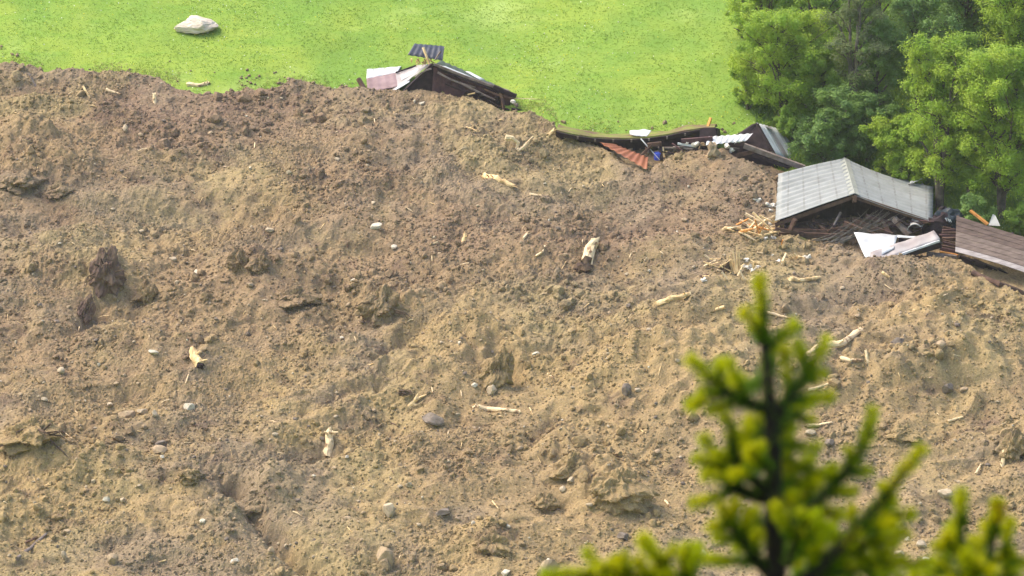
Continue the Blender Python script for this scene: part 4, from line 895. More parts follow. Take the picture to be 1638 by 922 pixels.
sheet('ribbed_metal_sheet', [(1178, 222), (1196, 222), (1188, 226), (1174, 231)], [d3-.2, d3-.2, d3-.7, d3-.8], 'metal_white', 'small white metal piece under the ribbed sheet', period=.6, amp=.03)

# ------------------------------------------------------------------ sagging turf roof (second ruin)
d2 = dep(G(1020, 250, True)); turf = empty('collapsed_house', G(1020, 250, True), 'flattened house with a long sagging dark roof edge', 'house'); land(1020, 225, 'the long sagging roof')
FE = [(889, 209), (915, 215), (945, 219.5), (975, 221.5), (1005, 222), (1035, 220), (1065, 216), (1095, 210), (1122, 205.5), (1143, 205)]
front = [P(a, b, d2-.5) for a, b in FE]; back = [P(a+4, b-9+(2 if 2 < i < 7 else 0)+(3 if i > 7 else 0)+rnd.uniform(-2, 2), d2+2.4) for i, (a, b) in enumerate(FE)]
mb = MB(); mid = []
for i in range(len(FE)-1):
    m0 = front[i].lerp(back[i], .5)+Vector((0, 0, .10*math.sin(i*2.3))); m1 = front[i+1].lerp(back[i+1], .5)+Vector((0, 0, .10*math.sin((i+1)*2.3)))
    mb.quadbox(front[i]+Vector((0, 0, .04)), front[i+1]+Vector((0, 0, .04)), m1, m0, .16); mb.quadbox(m0, m1, back[i+1], back[i], .16)
mb.build('turf_roof', M['turf'], turf)
mb = MB()
for i in range(len(FE)-1): mb.quadbox(front[i]+Vector((0, -.1, -.02)), front[i+1]+Vector((0, -.1, -.02)), front[i+1]+Vector((0, 0, -.24)), front[i]+Vector((0, 0, -.24)), .06)
mb.build('fascia', M['wood_dark'], turf)
mb = MB()
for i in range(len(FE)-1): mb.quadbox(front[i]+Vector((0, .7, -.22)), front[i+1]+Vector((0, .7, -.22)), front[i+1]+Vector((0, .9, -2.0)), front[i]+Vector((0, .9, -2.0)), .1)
mb.build('void_shade', M['wood_dark'], turf)  # near-black wall stands in for the shadowed void under the roof
for a, b in ((924, 221), (952, 225), (981, 226), (1010, 226), (1038, 224), (1067, 221), (1096, 216)): mb = MB(); q = P(a, b, d2-.7); mb.beam(q, q+Vector((0, .6, 0)), .10, .14); mb.build('rafter_end', M['wood_grey'], turf)
mb = MB(); mb.quadbox(P(1120, 207, d2-.55), P(1144, 205, d2-.55), P(1147, 232, d2-.8), P(1118, 228, d2-.8), .1); mb.quadbox(P(1144, 205, d2-.6), P(1149, 207, d2+2), P(1150, 222, d2+2), P(1147, 232, d2-.7), .1); mb.build('end_wall', M['wood_dark'], turf)
pbeam(1132, 204, 1137, 189, d2+.4, d2+.6, 4, 'wood_orange', 'wooden_post', None, 'short orange brown post sticking up from the sagging roof end', 'post', hpx=3)
sheet('crumpled_plastic', [(1007, 209), (1042, 209), (1034, 216), (1008, 216)], [d2+1.0, d2+1.0, d2+.2, d2+.2], 'metal_white', 'crumpled whitish plastic lying on the long sagging roof', cat='plastic', crumple=.16, amp=0)
sheet('corrugated_sheet', [(984, 231), (1037, 252), (1035, 272), (959, 228)], [d2-1.0, d2-1.9, d2-3.3, d2-1.6], 'metal_orange', 'terracotta orange corrugated sheet sliding off the sagging roof', period=.4, amp=.03); land(1000, 248, 'the orange corrugated sheet')
pbeam(1025, 222, 1055, 256, d2-1.0, d2-1.6, 1.3, 'metal_white', 'thin_rod', None, 'thin white rod leaning over the blue drum', 'rod'); pbeam(1052, 237, 1116, 237, d2-1.1, d2-1.2, 3, 'wood_grey', 'fallen_beam', None, 'level grey mauve beam above the blue drum', 'beam')
pbeam(1084, 230, 1114, 234.5, d2-1.3, d2-1.3, 3.3, 'metal_white', 'white_pipe', None, 'short white pipe above the level beam', 'pipe')
q = P(1052, 256, d2-1.2); mb = MB(); n_ = 16; mb.tube([q+Vector((0, 0, z)) for z in (0, .02, .13, .15, .17, .29, .31, .33, .42, .44)], [.19, .21, .21, .225, .21, .21, .225, .21, .21, .19], n_); tag(mb.build('blue_drum', M['plastic_blue'], smooth=False), 'small blue plastic drum in the dark under the sagging roof', 'drum')
for a, b, c_, e, wp, m, lab in ((1060, 236, 1062, 252, 3, 'wood_pale', 'yellow split stake right of the blue drum'), (1061, 247, 1067, 243, 3, 'wood_pale', 'yellow splinter crossing the yellow split stake'), (1033, 235, 1034, 253, 2, 'wood_brown', 'thin brown stake left of the blue drum'), (1057, 235, 1058, 257, 5, 'wood_dark', 'black post between the blue drum and the yellow stake'),
        (1018, 256, 1044, 232, 4, 'wood_brown', 'brown plank rising left of the blue drum'), (1036, 232, 1058, 230, 6, 'wood_brown', 'broken brown beam end above the blue drum'), (1075, 255, 1120, 240, 4, 'wood_dark', 'dark slanting beam behind the mud mound'), (1090, 226, 1140, 222, 7, 'wood_red', 'dark red board under the right end of the sagging roof'), (1120, 236, 1180, 243, 5, 'wood_dark', 'black beam right of the white fragments')):
    pbeam(a, b, c_, e, d2-1.25, d2-1.4, wp, m, 'loose_timber', None, lab, 'timber', 'loose timbers of the middle ruin')
def chunkP(px, py, dd, r, lab, m='insulation', sq=(1, 1, .9)):
    mb = MB(); mb.lump(P(px, py, dd), r*MPP, rnd.randrange(9999), 2, sq, .5); tag(mb.build('foam_chunk', M[m]), lab, 'chunk', 'white fragments in the debris')
chunkP(1113, 231, d2-1.35, 6, 'white block at the end of the short white pipe'); chunkP(1163, 234, d3-1.5, 4.5, 'white fragment under the white ribbed metal sheet'); chunkP(1170, 241, d3-1.2, 4, 'greyish fragment hanging below the ribbed metal sheet'); chunkP(1143, 235, d3-1.2, 3, 'tiny white fragment between the sagging roof and the ribbed sheet'); chunkP(1099, 229, d2-1.3, 3, 'small pale fragment above the short white pipe')
mb = MB(); mb.lump(on(1140, 250, .3), .33, 77, 3, (1, .8, 1.3), .5); tag(mb.build('boulder', M['stone_tan']), 'upright tan boulder on the mud mound by the middle ruin', 'boulder')

# ------------------------------------------------------------------ the topmost ruin
d1 = dep(G(700, 160, True)); top = empty('collapsed_hut', G(700, 158, True), 'topmost collapsed barn with mauve and white roof, half buried', 'barn'); land(700, 130, 'the topmost ruin')
f1 = d1-.6
AP = P(693, 101, f1); AB = P(668, 103, f1+4.5)
def tsheet(pts, deps, m, nm='roof_sheet', **k): return sheet(nm, pts, deps, m, None, top, **k)
b1 = d1+3.0
tsheet([(587, 111), (642, 106), (635, 117), (586, 127)], [b1, b1+.4, b1-.8, b1-1.0], 'metal_white', amp=.015, period=.6)
tsheet([(586, 126), (636, 116), (640, 138), (588, 148)], [b1-1.0, b1-.8, f1+.3, f1+.6], 'metal_maroon', amp=.015, period=.5)
tsheet([(634, 115), (668, 105), (690, 102), (626, 148)], [b1-.7, b1-.3, f1+.2, f1+.0], 'metal_mauve', amp=.015, period=.5)
tsheet([(641, 122), (672, 107), (680, 107), (642, 129)], [f1+1.6, f1+1.8, f1+.9, f1+.8], 'metal_white', amp=.01, period=.5)
tsheet([(638, 136), (655, 128), (656, 131), (628, 148)], [f1+.0, f1+.2, f1-.15, f1-.2], 'metal_white', amp=.01, period=.5)
pbeam(633, 116.5, 666, 105, f1+2.5, f1+2.9, 2.5, 'wood_dark', 'roof_gap_strip', top)
pbeam(693, 102, 646, 147, f1-.15, f1-.35, 4, 'wood_dark', 'barge_board', top)
# right slope
tsheet([(706, 97), (790, 133), (822, 152), (695, 103)], [b1-.5, b1-.6, f1-.2, f1-.1], 'metal_dark', amp=.02, period=.5)
tsheet([(700, 104), (712, 106), (756, 124), (746, 124)], [f1-.25, f1+.1, f1-.0, f1-.3], 'metal_white', amp=.01, period=.5)
tsheet([(744, 114), (752, 115), (775, 127), (768, 128)], [f1+1.2, f1+1.2, f1+.6, f1+.5], 'metal_white', amp=.01, period=.5)
pbeam(694, 103, 815, 147, f1-.35, f1-.6, 4, 'wood_grey', 'barge_board', top, sag=.05); pbeam(700, 110, 820, 153, f1-.25, f1-.5, 4, 'wood_dark', 'rafter', top); pbeam(790, 138, 826, 154, f1-.6, f1-.7, 5, 'wood_dark', 'rafter', top)
wallquad('gable_wall_and_shade', P(694, 108, f1+.1), P(818, 152, f1-.2), P(815, 185, f1-.1), P(690, 160, f1+.1), M['wood_red'], top, .1, 22)
wallquad('gable_wall_and_shade', P(647, 149, f1+.4), P(693, 107, f1+.4), P(692, 165, f1+.4), P(647, 165, f1+.4), M['wood_dark'], top, .1, 8)  # darker boards carry the shadow on the left part of the gable
for a, b, c_, e, wp in ((762, 150, 772, 172, 5), (798, 150, 790, 182, 8), (742, 150, 800, 160, 4), (760, 160, 802, 172, 4)): pbeam(a, b, c_, e, f1-.25, f1-.35, wp, 'wood_dark', 'wall_brace', top)
pbeam(573, 126, 585, 147, d1+.5, d1+.2, 6, 'wood_brown', 'leaning_post', None, 'dark brown post leaning at the left end of the topmost ruin', 'post')
sheet('corrugated_sheet', [(663, 70), (711, 74), (708, 97), (652, 88)], [f1+1.2, f1+1.2, f1+.2, f1+.2], 'metal_dark', 'dark blue grey corrugated sheet propped up above the topmost ruin', period=.32, amp=.018)
pbeam(677, 76, 687, 103, f1+.1, f1+.0, 3, 'wood_pale', 'prop_lath', None, 'left pale lath holding up the dark corrugated sheet', 'lath'); pbeam(705, 82, 696, 96, f1-.1, f1-.1, 2.2, 'wood_grey', 'prop_lath', None, 'right short grey lath beside the dark corrugated sheet', 'lath')
mb = MB()
for k in range(12): a = rnd.uniform(656, 690); mb.beam(P(a, rnd.uniform(94, 100), f1+.6), P(a+rnd.uniform(-10, 10), rnd.uniform(100, 106), f1+.9), .10, .06, taper=.4)
mb.build('broken_ridge_wood', M['wood_pale'], top)
pbeam(818, 175, 861, 183, f1-.8, f1-.6, 5, 'wood_dark', 'fallen_board', None, 'upper of two dark boards right of the topmost ruin', 'board', 'dark boards by the topmost ruin'); pbeam(822, 182, 856, 188, f1-1.1, f1-.9, 4, 'wood_dark', 'fallen_board', None, 'lower of two dark boards right of the topmost ruin', 'board', 'dark boards by the topmost ruin')
pbeam(824, 157.5, 864, 159, f1-.4, f1-.2, 1, 'wood_white', 'thin_rod', None, 'thin pale rod sticking out over the grass by the topmost ruin', 'rod'); chunkP(821, 163, f1-.7, 4, 'white fragment at the right end of the topmost ruin'); chunkP(826, 168, f1-.8, 3.5, 'pale pinkish fragment below the right end of the topmost ruin', 'wood_grey')
pbeam(748, 152, 760, 149, f1-.9, f1-.9, 2, 'wood_pale', 'wood_splinter', None, 'pale splinter on the mud before the topmost ruin wall', 'splinter')

mb = MB(); mb.quadbox(P(645, 150, f1+.7), P(693, 103, f1+.7), P(826, 154, f1+.5), P(818, 190, f1+.5), .1); mb.build('dark_filler', M['wood_dark'], top)  # added dark filler, so the gap behind the gable reads as shade
def shards_row(n, x0, x1, y0, y1, dd, mats_, place, group, wmin=2, wmax=5, lmin=10, lmax=34):
    xs = sorted(rnd.uniform(x0, x1) for _ in range(n)); up = y1 is None; NAMES = ['leftmost', 'second', 'third', 'fourth', 'fifth', 'sixth', 'seventh', 'eighth', 'ninth', 'tenth', 'eleventh', 'twelfth', 'thirteenth', 'fourteenth']
    for i, a in enumerate(xs):
        b = (y0+(a-x0)*.45+rnd.uniform(-1, 4)) if up else rnd.uniform(y0, y1); an = rnd.uniform(.2, .7) if up else rnd.uniform(-.7, .7); L = rnd.uniform(lmin, lmax)/2; mk = rnd.choice(mats_)
        cw = {'wood_brown': 'brown', 'wood_dark': 'black', 'wood_grey': 'grey', 'wood_red': 'red brown', 'wood_pale': 'yellow', 'metal_white': 'white'}[mk]
        pbeam(a-math.cos(an)*L, b-math.sin(an)*L, a+math.cos(an)*L, b+math.sin(an)*L, dd+rnd.uniform(-.3, .2), dd+rnd.uniform(-.5, .2), rnd.uniform(wmin, wmax), mk, 'broken_board', None, f'{NAMES[i]}{" from the left" if i else ""} broken {cw} board {place}', 'board', group, hpx=1.8)
shards_row(12, 1052, 1215, 232, 252, d2-1.15, ['wood_brown', 'wood_dark', 'wood_grey', 'wood_red', 'wood_dark'], 'tangled in the middle ruin', 'boards tangled in the middle ruin')
shards_row(9, 1395, 1490, 352, 372, d0-.1, ['wood_brown', 'wood_dark', 'wood_red', 'wood_grey'], 'under the right eave of the grey roof', 'boards under the right eave')
shards_row(7, 1255, 1345, 356, 372, d0+.2, ['wood_brown', 'wood_dark', 'wood_grey'], 'under the left eave of the grey roof', 'boards under the left eave')
shards_row(6, 708, 790, 107, None, f1+.2, ['wood_grey', 'wood_dark', 'metal_white'], 'sliding down the topmost roof', 'boards on the topmost roof', 1.5, 3)
for i, (a, b, c_, e, wp, m, lab) in enumerate(((700, 116, 760, 140, 4, 'wood_grey', 'long grey board lying along the gable of the topmost ruin'), (722, 120, 800, 151, 5, 'wood_dark', 'long black board under the right eave of the topmost ruin'), (712, 134, 770, 150, 4, 'wood_dark', 'black board across the middle of the topmost gable'),
        (735, 132, 792, 160, 3, 'wood_grey', 'thin grey batten low on the topmost gable'), (775, 143, 822, 158, 5, 'wood_brown', 'brown board at the right end of the topmost gable'), (780, 160, 815, 176, 5, 'wood_dark', 'black board sagging at the foot of the topmost ruin'), (664, 124, 690, 110, 3, 'wood_grey', 'short grey batten left of the topmost peak'), (800, 150, 806, 180, 4, 'wood_brown', 'upright brown board at the right end of the topmost ruin'))):
    pbeam(a, b, c_, e, f1-.35-.05*i, f1-.45-.05*i, wp, m, 'fallen_board', None, lab, 'board', 'boards on the topmost gable', hpx=2.4, sag=rnd.uniform(-.1, .15))
# ------------------------------------------------------------------ broadleaf trees
def leaves(centres, radii, per, size, m, name, parent, base, flat=.85):
    n = len(centres)*per; c_ = np.repeat(centres, per, 0); r = np.repeat(radii, per)
    d = rng.normal(size=(n, 3)); d /= np.linalg.norm(d, axis=1)[:, None]; rr = rng.uniform(.08, 1, n)**.55*np.where(rng.uniform(0, 1, n) < .22, rng.uniform(1, 1.7, n), 1)
    d2 = d*[1, 1, flat]; p = c_+d2*(r*rr*(1+.35*noise(d[:, 0]*2+c_[:, 0], d[:, 2]*2+c_[:, 1], 33)))[:, None]
    nr = d*.8+np.array([0, -.1, .9])+rng.normal(0, .55, (n, 3)); nr /= np.linalg.norm(nr, axis=1)[:, None]
    a = np.cross(nr, rng.normal(size=(n, 3))); a /= np.linalg.norm(a, axis=1)[:, None]; b = np.cross(nr, a)
    s = (size*rng.uniform(.6, 1.3, n))[:, None]
    V = np.stack([p-a*s, p+b*s*.55, p+a*s, p-b*s*.55], 1).reshape(-1, 3); F = np.arange(n*4).reshape(-1, 4)
    me = npmesh(name, V, F, m, False); return link(name, me, parent)
def tree(px, py, toppx, wpx, label, m, cb=.25, seed=1, name='broadleaf_tree', cat='tree', bark='bark', lean=0, per=300, size=.065, stems=1, back=0, shape=1.0, group='trees at the edge of the meadow', dens=1.0):
    global rng
    rng = np.random.default_rng(seed); rr = random.Random(seed)
    g = G(px, py, True); base = Vector((g.x, g.y, g.z)); dd = dep(base); topv = P(toppx[0], toppx[1], dd); H = topv.z-base.z
    root = empty(name, base, label, cat, group); rad = wpx*MPP/2*dd/300
    tr = MB(); ax = []
    for s in range(stems):
        ang = rr.uniform(0, 6.28); off = Vector((math.cos(ang), math.sin(ang), 0))*(.0 if stems == 1 else rad*.28); q = []
        for i in range(9):
            t = i/8; q.append(base+Vector(((topv.x-base.x)*t, 0, H*t*.93-.3*(t == 0)))+off*t**1.2*1.4+Vector((rr.uniform(-1, 1), rr.uniform(-1, 1), 0))*.05*H*t*.25)
        r0 = .018*H+.03; tr.tube(q, [r0*(1-.88*i/8) for i in range(9)], 8, wob=.12); ax.append(q)
    C_ = []; RR = []; nb = max(9, int(22*dens*max(1, rad/2)))
    for k in range(nb):
        q = ax[k % len(ax)]; t = cb+(1-cb)*((k+.5)/nb); i = min(7, int(t*8)); p0 = q[i].lerp(q[i+1], t*8-i)
        prof = math.sin(min(1, (t-cb)/(1-cb)*.86+.14)*math.pi)**.6*shape+(1-shape)*(1-t)
        ang = k*2.399+rr.uniform(-.5, .5); L = rad*max(.22, prof)*rr.uniform(.55, 1.08); e = p0+Vector((math.cos(ang)*L, math.sin(ang)*L, L*rr.uniform(.35, 1.1)))
        m1 = p0.lerp(e, .5)+Vector((0, 0, L*.08)); r0 = .010*H*(1.1-t); tr.tube([p0-Vector((0, 0, L*.2)), m1, e], [r0+.015, r0*.6+.01, .012], 6)
        for j in range(rr.randint(4, 6)):
            f = rr.uniform(.35, 1.05); c0 = p0.lerp(e, f)+Vector((rr.uniform(-1, 1), rr.uniform(-1, 1), rr.uniform(-.6, .8)))*.30*rad
            C_.append(tuple(c0)); RR.append(rr.uniform(.11, .30)*max(1.1, min(rad, 2.4)))
            tr.tube([p0.lerp(e, f*.7), c0], [.018, .006], 4)
    tp = ax[0][-1]; C_.append(tuple(tp)); RR.append(.35)
    tr.build('trunk', M[bark], root); leaves(np.array(C_), np.array(RR), int(per), size, M[m], 'crown', root, base)
    return root
T = tree
T(1250, 205, (1243, 20), 165, 'light green tree at the left end of the wood, beside the meadow', 'leaf_bright', seed=21, cb=.12, stems=2, dens=1.3)
T(1196, 175, (1198, 85), 62, 'small light tree standing out into the meadow', 'leaf_bright', seed=51, cb=.03, stems=3, per=200)
T(1188, 60, (1192, -40), 70, 'small pale tree at the top where the wood meets the meadow', 'leaf_bright', seed=52, cb=.03, stems=3, per=200)
T(1215, 90, (1232, -110), 110, 'yellow green tree at the top left corner of the wood', 'leaf_bright', seed=22, cb=.08, stems=2)
T(1300, 215, (1302, 70), 95, 'mid green tree behind the steep striped roof', 'leaf_mid', seed=23, cb=.1)
T(1308, 120, (1300, -120), 120, 'mid green tree beside the bare grey trunk, upper wood', 'leaf_mid', seed=24, cb=.1, stems=2)
T(1362, 235, (1366, -60), 90, 'tall grey barked tree with sparse dull leaves rising past the top', 'leaf_dull', seed=25, cb=.35, stems=3, bark='bark_grey', per=150, size=.06)
T(1345, 262, (1338, 140), 90, 'dark green bushy tree in the shade above the grey barn roof', 'leaf_dark', seed=26, cb=.05)
T(1400, 230, (1402, 20), 90, 'dark tree in the middle of the wood with a leaning trunk', 'leaf_dark', seed=27, cb=.25)
T(1468, 215, (1462, -30), 120, 'dark green tree with a forked black trunk, upper wood', 'leaf_dark', seed=28, cb=.3)
T(1400, 110, (1410, -140), 120, 'dull green tree at the top edge behind the grey barked tree', 'leaf_mid', seed=29, cb=.1)
T(1540, 150, (1545, -120), 130, 'dark tree at the top edge left of the brightest crown', 'leaf_dark', seed=30, cb=.1, dens=1.2)
T(1503, 338, (1500, 42), 125, 'slender light green tree with forked stems behind the grey roof', 'leaf_bright', seed=31, cb=.2, stems=3, dens=1.3, shape=.8)
T(1430, 285, (1432, 188), 92, 'bright green bush rising over the right slope of the grey roof', 'leaf_bright', seed=32, cb=.02, name='bush', cat='bush', stems=3)
T(1602, 350, (1600, 60), 155, 'big bright yellow green tree above the curved board wall', 'leaf_bright', seed=33, cb=.15, stems=2, dens=1.5)
T(1650, 210, (1640, -60), 150, 'brightest crown in the top right corner', 'leaf_bright', seed=34, cb=.15, stems=2, dens=1.4)
T(1548, 330, (1548, 200), 80, 'mid green young tree between the slender and the big bright tree', 'leaf_mid', seed=35, cb=.2)
T(1640, 385, (1642, 335), 60, 'leafy bush hanging over the right end of the board wall', 'leaf_mid', seed=36, cb=.02, name='bush', cat='bush', stems=3)
T(1318, 262, (1316, 205), 90, 'low dark green bush right of the steep striped roof', 'leaf_dark', seed=37, cb=.02, name='bush', cat='bush', stems=3)
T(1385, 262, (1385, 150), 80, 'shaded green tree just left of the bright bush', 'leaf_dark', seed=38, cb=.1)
T(1275, 232, (1275, 180), 60, 'small mid green bush behind the peak of the steep roof', 'leaf_mid', seed=39, cb=.02, name='bush', cat='bush', stems=3)
T(1455, 305, (1462, 240), 60, 'small bright bush at the back right corner of the grey roof', 'leaf_bright', seed=40, cb=.02, name='bush', cat='bush', stems=3)
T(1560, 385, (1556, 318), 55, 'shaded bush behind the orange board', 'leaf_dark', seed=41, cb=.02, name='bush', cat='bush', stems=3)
T(1530, 275, (1532, 40), 100, 'mid green tree behind the slender light green tree', 'leaf_mid', seed=42, cb=.1)
T(1480, 130, (1490, -160), 130, 'mid green tree at the top edge right of the forked black trunk', 'leaf_mid', seed=43, cb=.1)
T(1600, 130, (1610, -160), 130, 'shaded tree at the top edge behind the brightest crown', 'leaf_dark', seed=44, cb=.1)
T(1680, 330, (1690, 60), 130, 'green tree cut by the right edge above the board wall', 'leaf_mid', seed=45, cb=.1)
rng = np.random.default_rng(99)
deep = [o for o in bpy.data.objects if o.name.startswith('broadleaf_tree') and o.type == 'EMPTY']
for k, (x_, y_) in enumerate(((37, 8), (41, 15), (36, 22), (43, 27), (34, 31), (39, 37), (30, 40), (23, 41), (46, 20), (33, 14), (28, 46), (36, 46))):
    src = deep[(k*5+2) % len(deep)]; c_ = src.copy(); col.objects.link(c_); c_.location = (x_, y_, float(ground_h(x_, y_))); c_['label'] = 'leafy tree deeper in the wood, beyond the right and top edges'; c_['group'] = 'trees deeper in the wood'
    for ch in src.children:
        n_ = ch.copy(); col.objects.link(n_); n_.parent = c_
# dark undergrowth under the trees
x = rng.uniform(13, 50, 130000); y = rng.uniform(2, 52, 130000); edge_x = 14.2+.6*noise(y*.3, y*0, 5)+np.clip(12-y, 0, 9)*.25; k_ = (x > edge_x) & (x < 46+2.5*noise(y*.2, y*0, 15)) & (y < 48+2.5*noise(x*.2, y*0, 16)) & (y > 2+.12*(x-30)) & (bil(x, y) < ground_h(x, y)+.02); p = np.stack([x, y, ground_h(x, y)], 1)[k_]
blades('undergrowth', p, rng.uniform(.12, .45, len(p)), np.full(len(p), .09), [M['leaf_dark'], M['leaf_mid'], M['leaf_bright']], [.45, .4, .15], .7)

# ------------------------------------------------------------------ small stones and sticks, one by one
SPR = [(1095, 440, 1330, 922), (1330, 640, 1500, 922), (1500, 770, 1638, 922), (865, 895, 1110, 922)]
BAD = [(560, 60, 880, 185), (880, 180, 1300, 290), (1200, 240, 1540, 440), (1500, 320, 1638, 470)]
def blocked(a, b): return any(x0 < a < x1 and y0 < b < y1 for x0, y0, x1, y1 in SPR+BAD)
placed = [(n_[0], n_[1]) for n_ in named]
def edge_py(a):
    return float(np.interp(a, [e[0] for e in EDGE], [e[1] for e in EDGE]))+12
WORDS = {'white': 'white', 'pale': 'pale', 'tan': 'tan', 'grey': 'dark grey'}
cands = []
def pick(n, kinds, gap):
    out = []
    tries = 0
    while len(out) < n and tries < 20000:
        tries += 1; a = rnd.uniform(6, 1632); b = rnd.uniform(120, 915)
        if b < edge_py(a) or blocked(a, b): continue
        if any((a-c_)**2+((b-e)*1.3)**2 < gap**2 for c_, e in placed): continue
        placed.append((a, b)); out.append((a, b, kinds()))
    return out
def direction(a, b, lx, ly):
    dx, dy = a-lx, b-ly; return ('right of' if dx > 0 else 'left of') if abs(dx) > abs(dy) else ('below' if dy > 0 else 'above')
items = []
for a, b, (k, wp) in pick(215, lambda: (rnd.choices(['white', 'pale', 'tan', 'grey'], [.07, .30, .43, .20])[0], rnd.choice([5, 6, 6, 7, 8, 9, 11])), 24): items.append(('stone', a, b, k, wp))
for a, b, (k, wp) in pick(120, lambda: (rnd.choices(['wood_white', 'wood_pale', 'wood_brown'], [.4, .4, .2])[0], rnd.choice([8, 10, 12, 15, 19])), 22): items.append(('stick', a, b, k, wp))
byl = {}; used = {n_[5] for n_ in named}
for it in items:
    kd, a, b, k, wp = it; lx, ly, ph = min(LAND, key=lambda q: (q[0]-a)**2+(q[1]-b)**2)
    if kd == 'stone': base = f"{'tiny' if wp < 7 else 'small'} {WORDS[k]} stone"
    else: base = f"{'short' if wp < 13 else 'long'} thin {dict(wood_white='pale', wood_pale='yellow', wood_brown='brown')[k]} stick"
    byl.setdefault((base, direction(a, b, lx, ly), ph), []).append((math.hypot(a-lx, b-ly), it))
RK = ['', 'second ', 'third ', 'fourth ', 'fifth ', 'sixth ', 'seventh ', 'eighth ']
for (base, dr_, ph), lst in byl.items():
    lst.sort(key=lambda q: q[0])
    for i, (_, (kd, a, b, k, wp)) in enumerate(lst):
        if len(lst) == 1: lab = f'{base} {dr_} {ph}'
        elif i == 0: lab = f'nearest {base} {dr_} {ph}'
        else: lab = f'{RK[min(i, 7)]}nearest {base} {dr_} {ph}'
        if lab in used: lab = lab.replace(base, base+' half sunk', 1)
        used.add(lab)
        if kd == 'stone': stone(a, b, wp, wp*.7, k, lab, shape=8+rnd.randrange(6), group='small stones on the slide')
        else:
            an = rnd.uniform(0, math.pi); da, db = math.cos(an)*wp/2, math.sin(an)*wp/2*.7; mb = MB(); q0 = on(a-da, b-db, .06); q1 = on(a+da, b+db, .06)
            if (q0-q1).length > 1.6: q1 = q0+(q1-q0).normalized()*1.2
            md_ = (q0+q1)/2+Vector((0, 0, rnd.uniform(-.03, .06))); r_ = rnd.uniform(.018, .036); mb.tube([q0, md_, q1], [r_, r_*.9, r_*.5], 6, wob=.2); tag(mb.build('stick', M[k]), lab, 'stick', 'small sticks on the slide')

# ------------------------------------------------------------------ spruces in front of the camera
DS = 8.6
def needles(name, pts, rad0, parent, dens=2600, nl=.0155, new_from=.45, tipmat=None, seed=0):
    """pts: world polyline; returns a mesh of needles all round it"""
    r = np.random.default_rng(seed); P_ = np.array([tuple(p) for p in pts]); seg = np.linalg.norm(np.diff(P_, axis=0), axis=1); cum = np.r_[0, np.cumsum(seg)]; L = cum[-1]; n = int(dens*1.25*L)
    s = r.uniform(0, L, n); p = np.stack([np.interp(s, cum, P_[:, i]) for i in range(3)], 1); q = np.stack([np.interp(np.minimum(s+.01, L), cum, P_[:, i]) for i in range(3)], 1)
    d = q-np.stack([np.interp(np.minimum(s+.01, L)-.01, cum, P_[:, i]) for i in range(3)], 1); d /= np.linalg.norm(d, axis=1)[:, None]
    a = r.normal(size=(n, 3)); a[:, 2] += .25; a -= (a*d).sum(1)[:, None]*d; a /= np.linalg.norm(a, axis=1)[:, None]
    ndir = a*.85+d*.6; ndir /= np.linalg.norm(ndir, axis=1)[:, None]; ln = nl*r.uniform(.7, 1.25, n)*np.clip((L-s)/.02+.45, .45, 1)
    w_ = np.cross(ndir, r.normal(size=(n, 3))); w_ /= np.linalg.norm(w_, axis=1)[:, None]; w_ *= .0015
    V = np.stack([p-w_, p+w_, p+ndir*ln[:, None]+w_*.5, p+ndir*ln[:, None]-w_*.5], 1).reshape(-1, 3); F = np.arange(n*4).reshape(-1, 4)
    mi = ((s/L+r.normal(0, .12, n)) > new_from).astype(int)
    me = npmesh(name, V, F, [M['needle_old'], tipmat or M['needle_new']], False, mi); return link(name, me, parent)
def smooth_pts(pts, n=5):
    out = []; m = len(pts)
    for i in range(m-1):
        p0, p1, p2, p3 = pts[max(i-1, 0)], pts[i], pts[i+1], pts[min(i+2, m-1)]
        for k in range(n):
            t = k/n; out.append(.5*((2*p1)+(p2-p0)*t+(2*p0-5*p1+4*p2-p3)*t*t+(3*p1-p0-3*p2+p3)*t**3))
    out.append(pts[-1]); return out
def branch(root, pix, d=0.0, dd=0.0, r0=3.5, new=.45, dens=2600, subs=1, tip=None, seed=0, nl=.0175):
    pts = smooth_pts([P(a, b, DS+d+dd*i/(len(pix)-1)) for i, (a, b) in enumerate(pix)]); n = len(pts)
    mb = MB(); mb.tube(pts, [r0*.0026*(1-.8*i/(n-1)) for i in range(n)], 6); br = mb.build('branch', M['twig'], root)
    needles('needles', pts, r0, br, dens, nl, min(.8, new+.12), tip, seed)
    rr = random.Random(seed*7+3)
    for k in range(subs):                                     # side twigs
        for sgn in (-1, 1):
            t = .18+.55*(k+.5)/max(1, subs)+rr.uniform(-.06, .06); i = int(t*(n-1)); p0 = pts[i]; dv = (pts[min(i+2, n-1)]-pts[max(i-2, 0)]).normalized()
            side = dv.cross(FW).normalized()*sgn; L = rr.uniform(.045, .090)*(1.15-t)*1.3; e = p0+(dv*.75+side*.7+FW*rr.uniform(-.6, .6)).normalized()*L
            m2 = p0.lerp(e, .5)+Vector((0, 0, -.003)); tw = MB(); tw.tube([p0, m2, e], [.0016, .0012, .0007], 5); two = tw.build('side_twig', M['twig'], root)
            needles('needles', [p0, m2, e], 1, two, dens, nl*.9, .38, tip, seed*31+k*2+(sgn > 0))
    return br
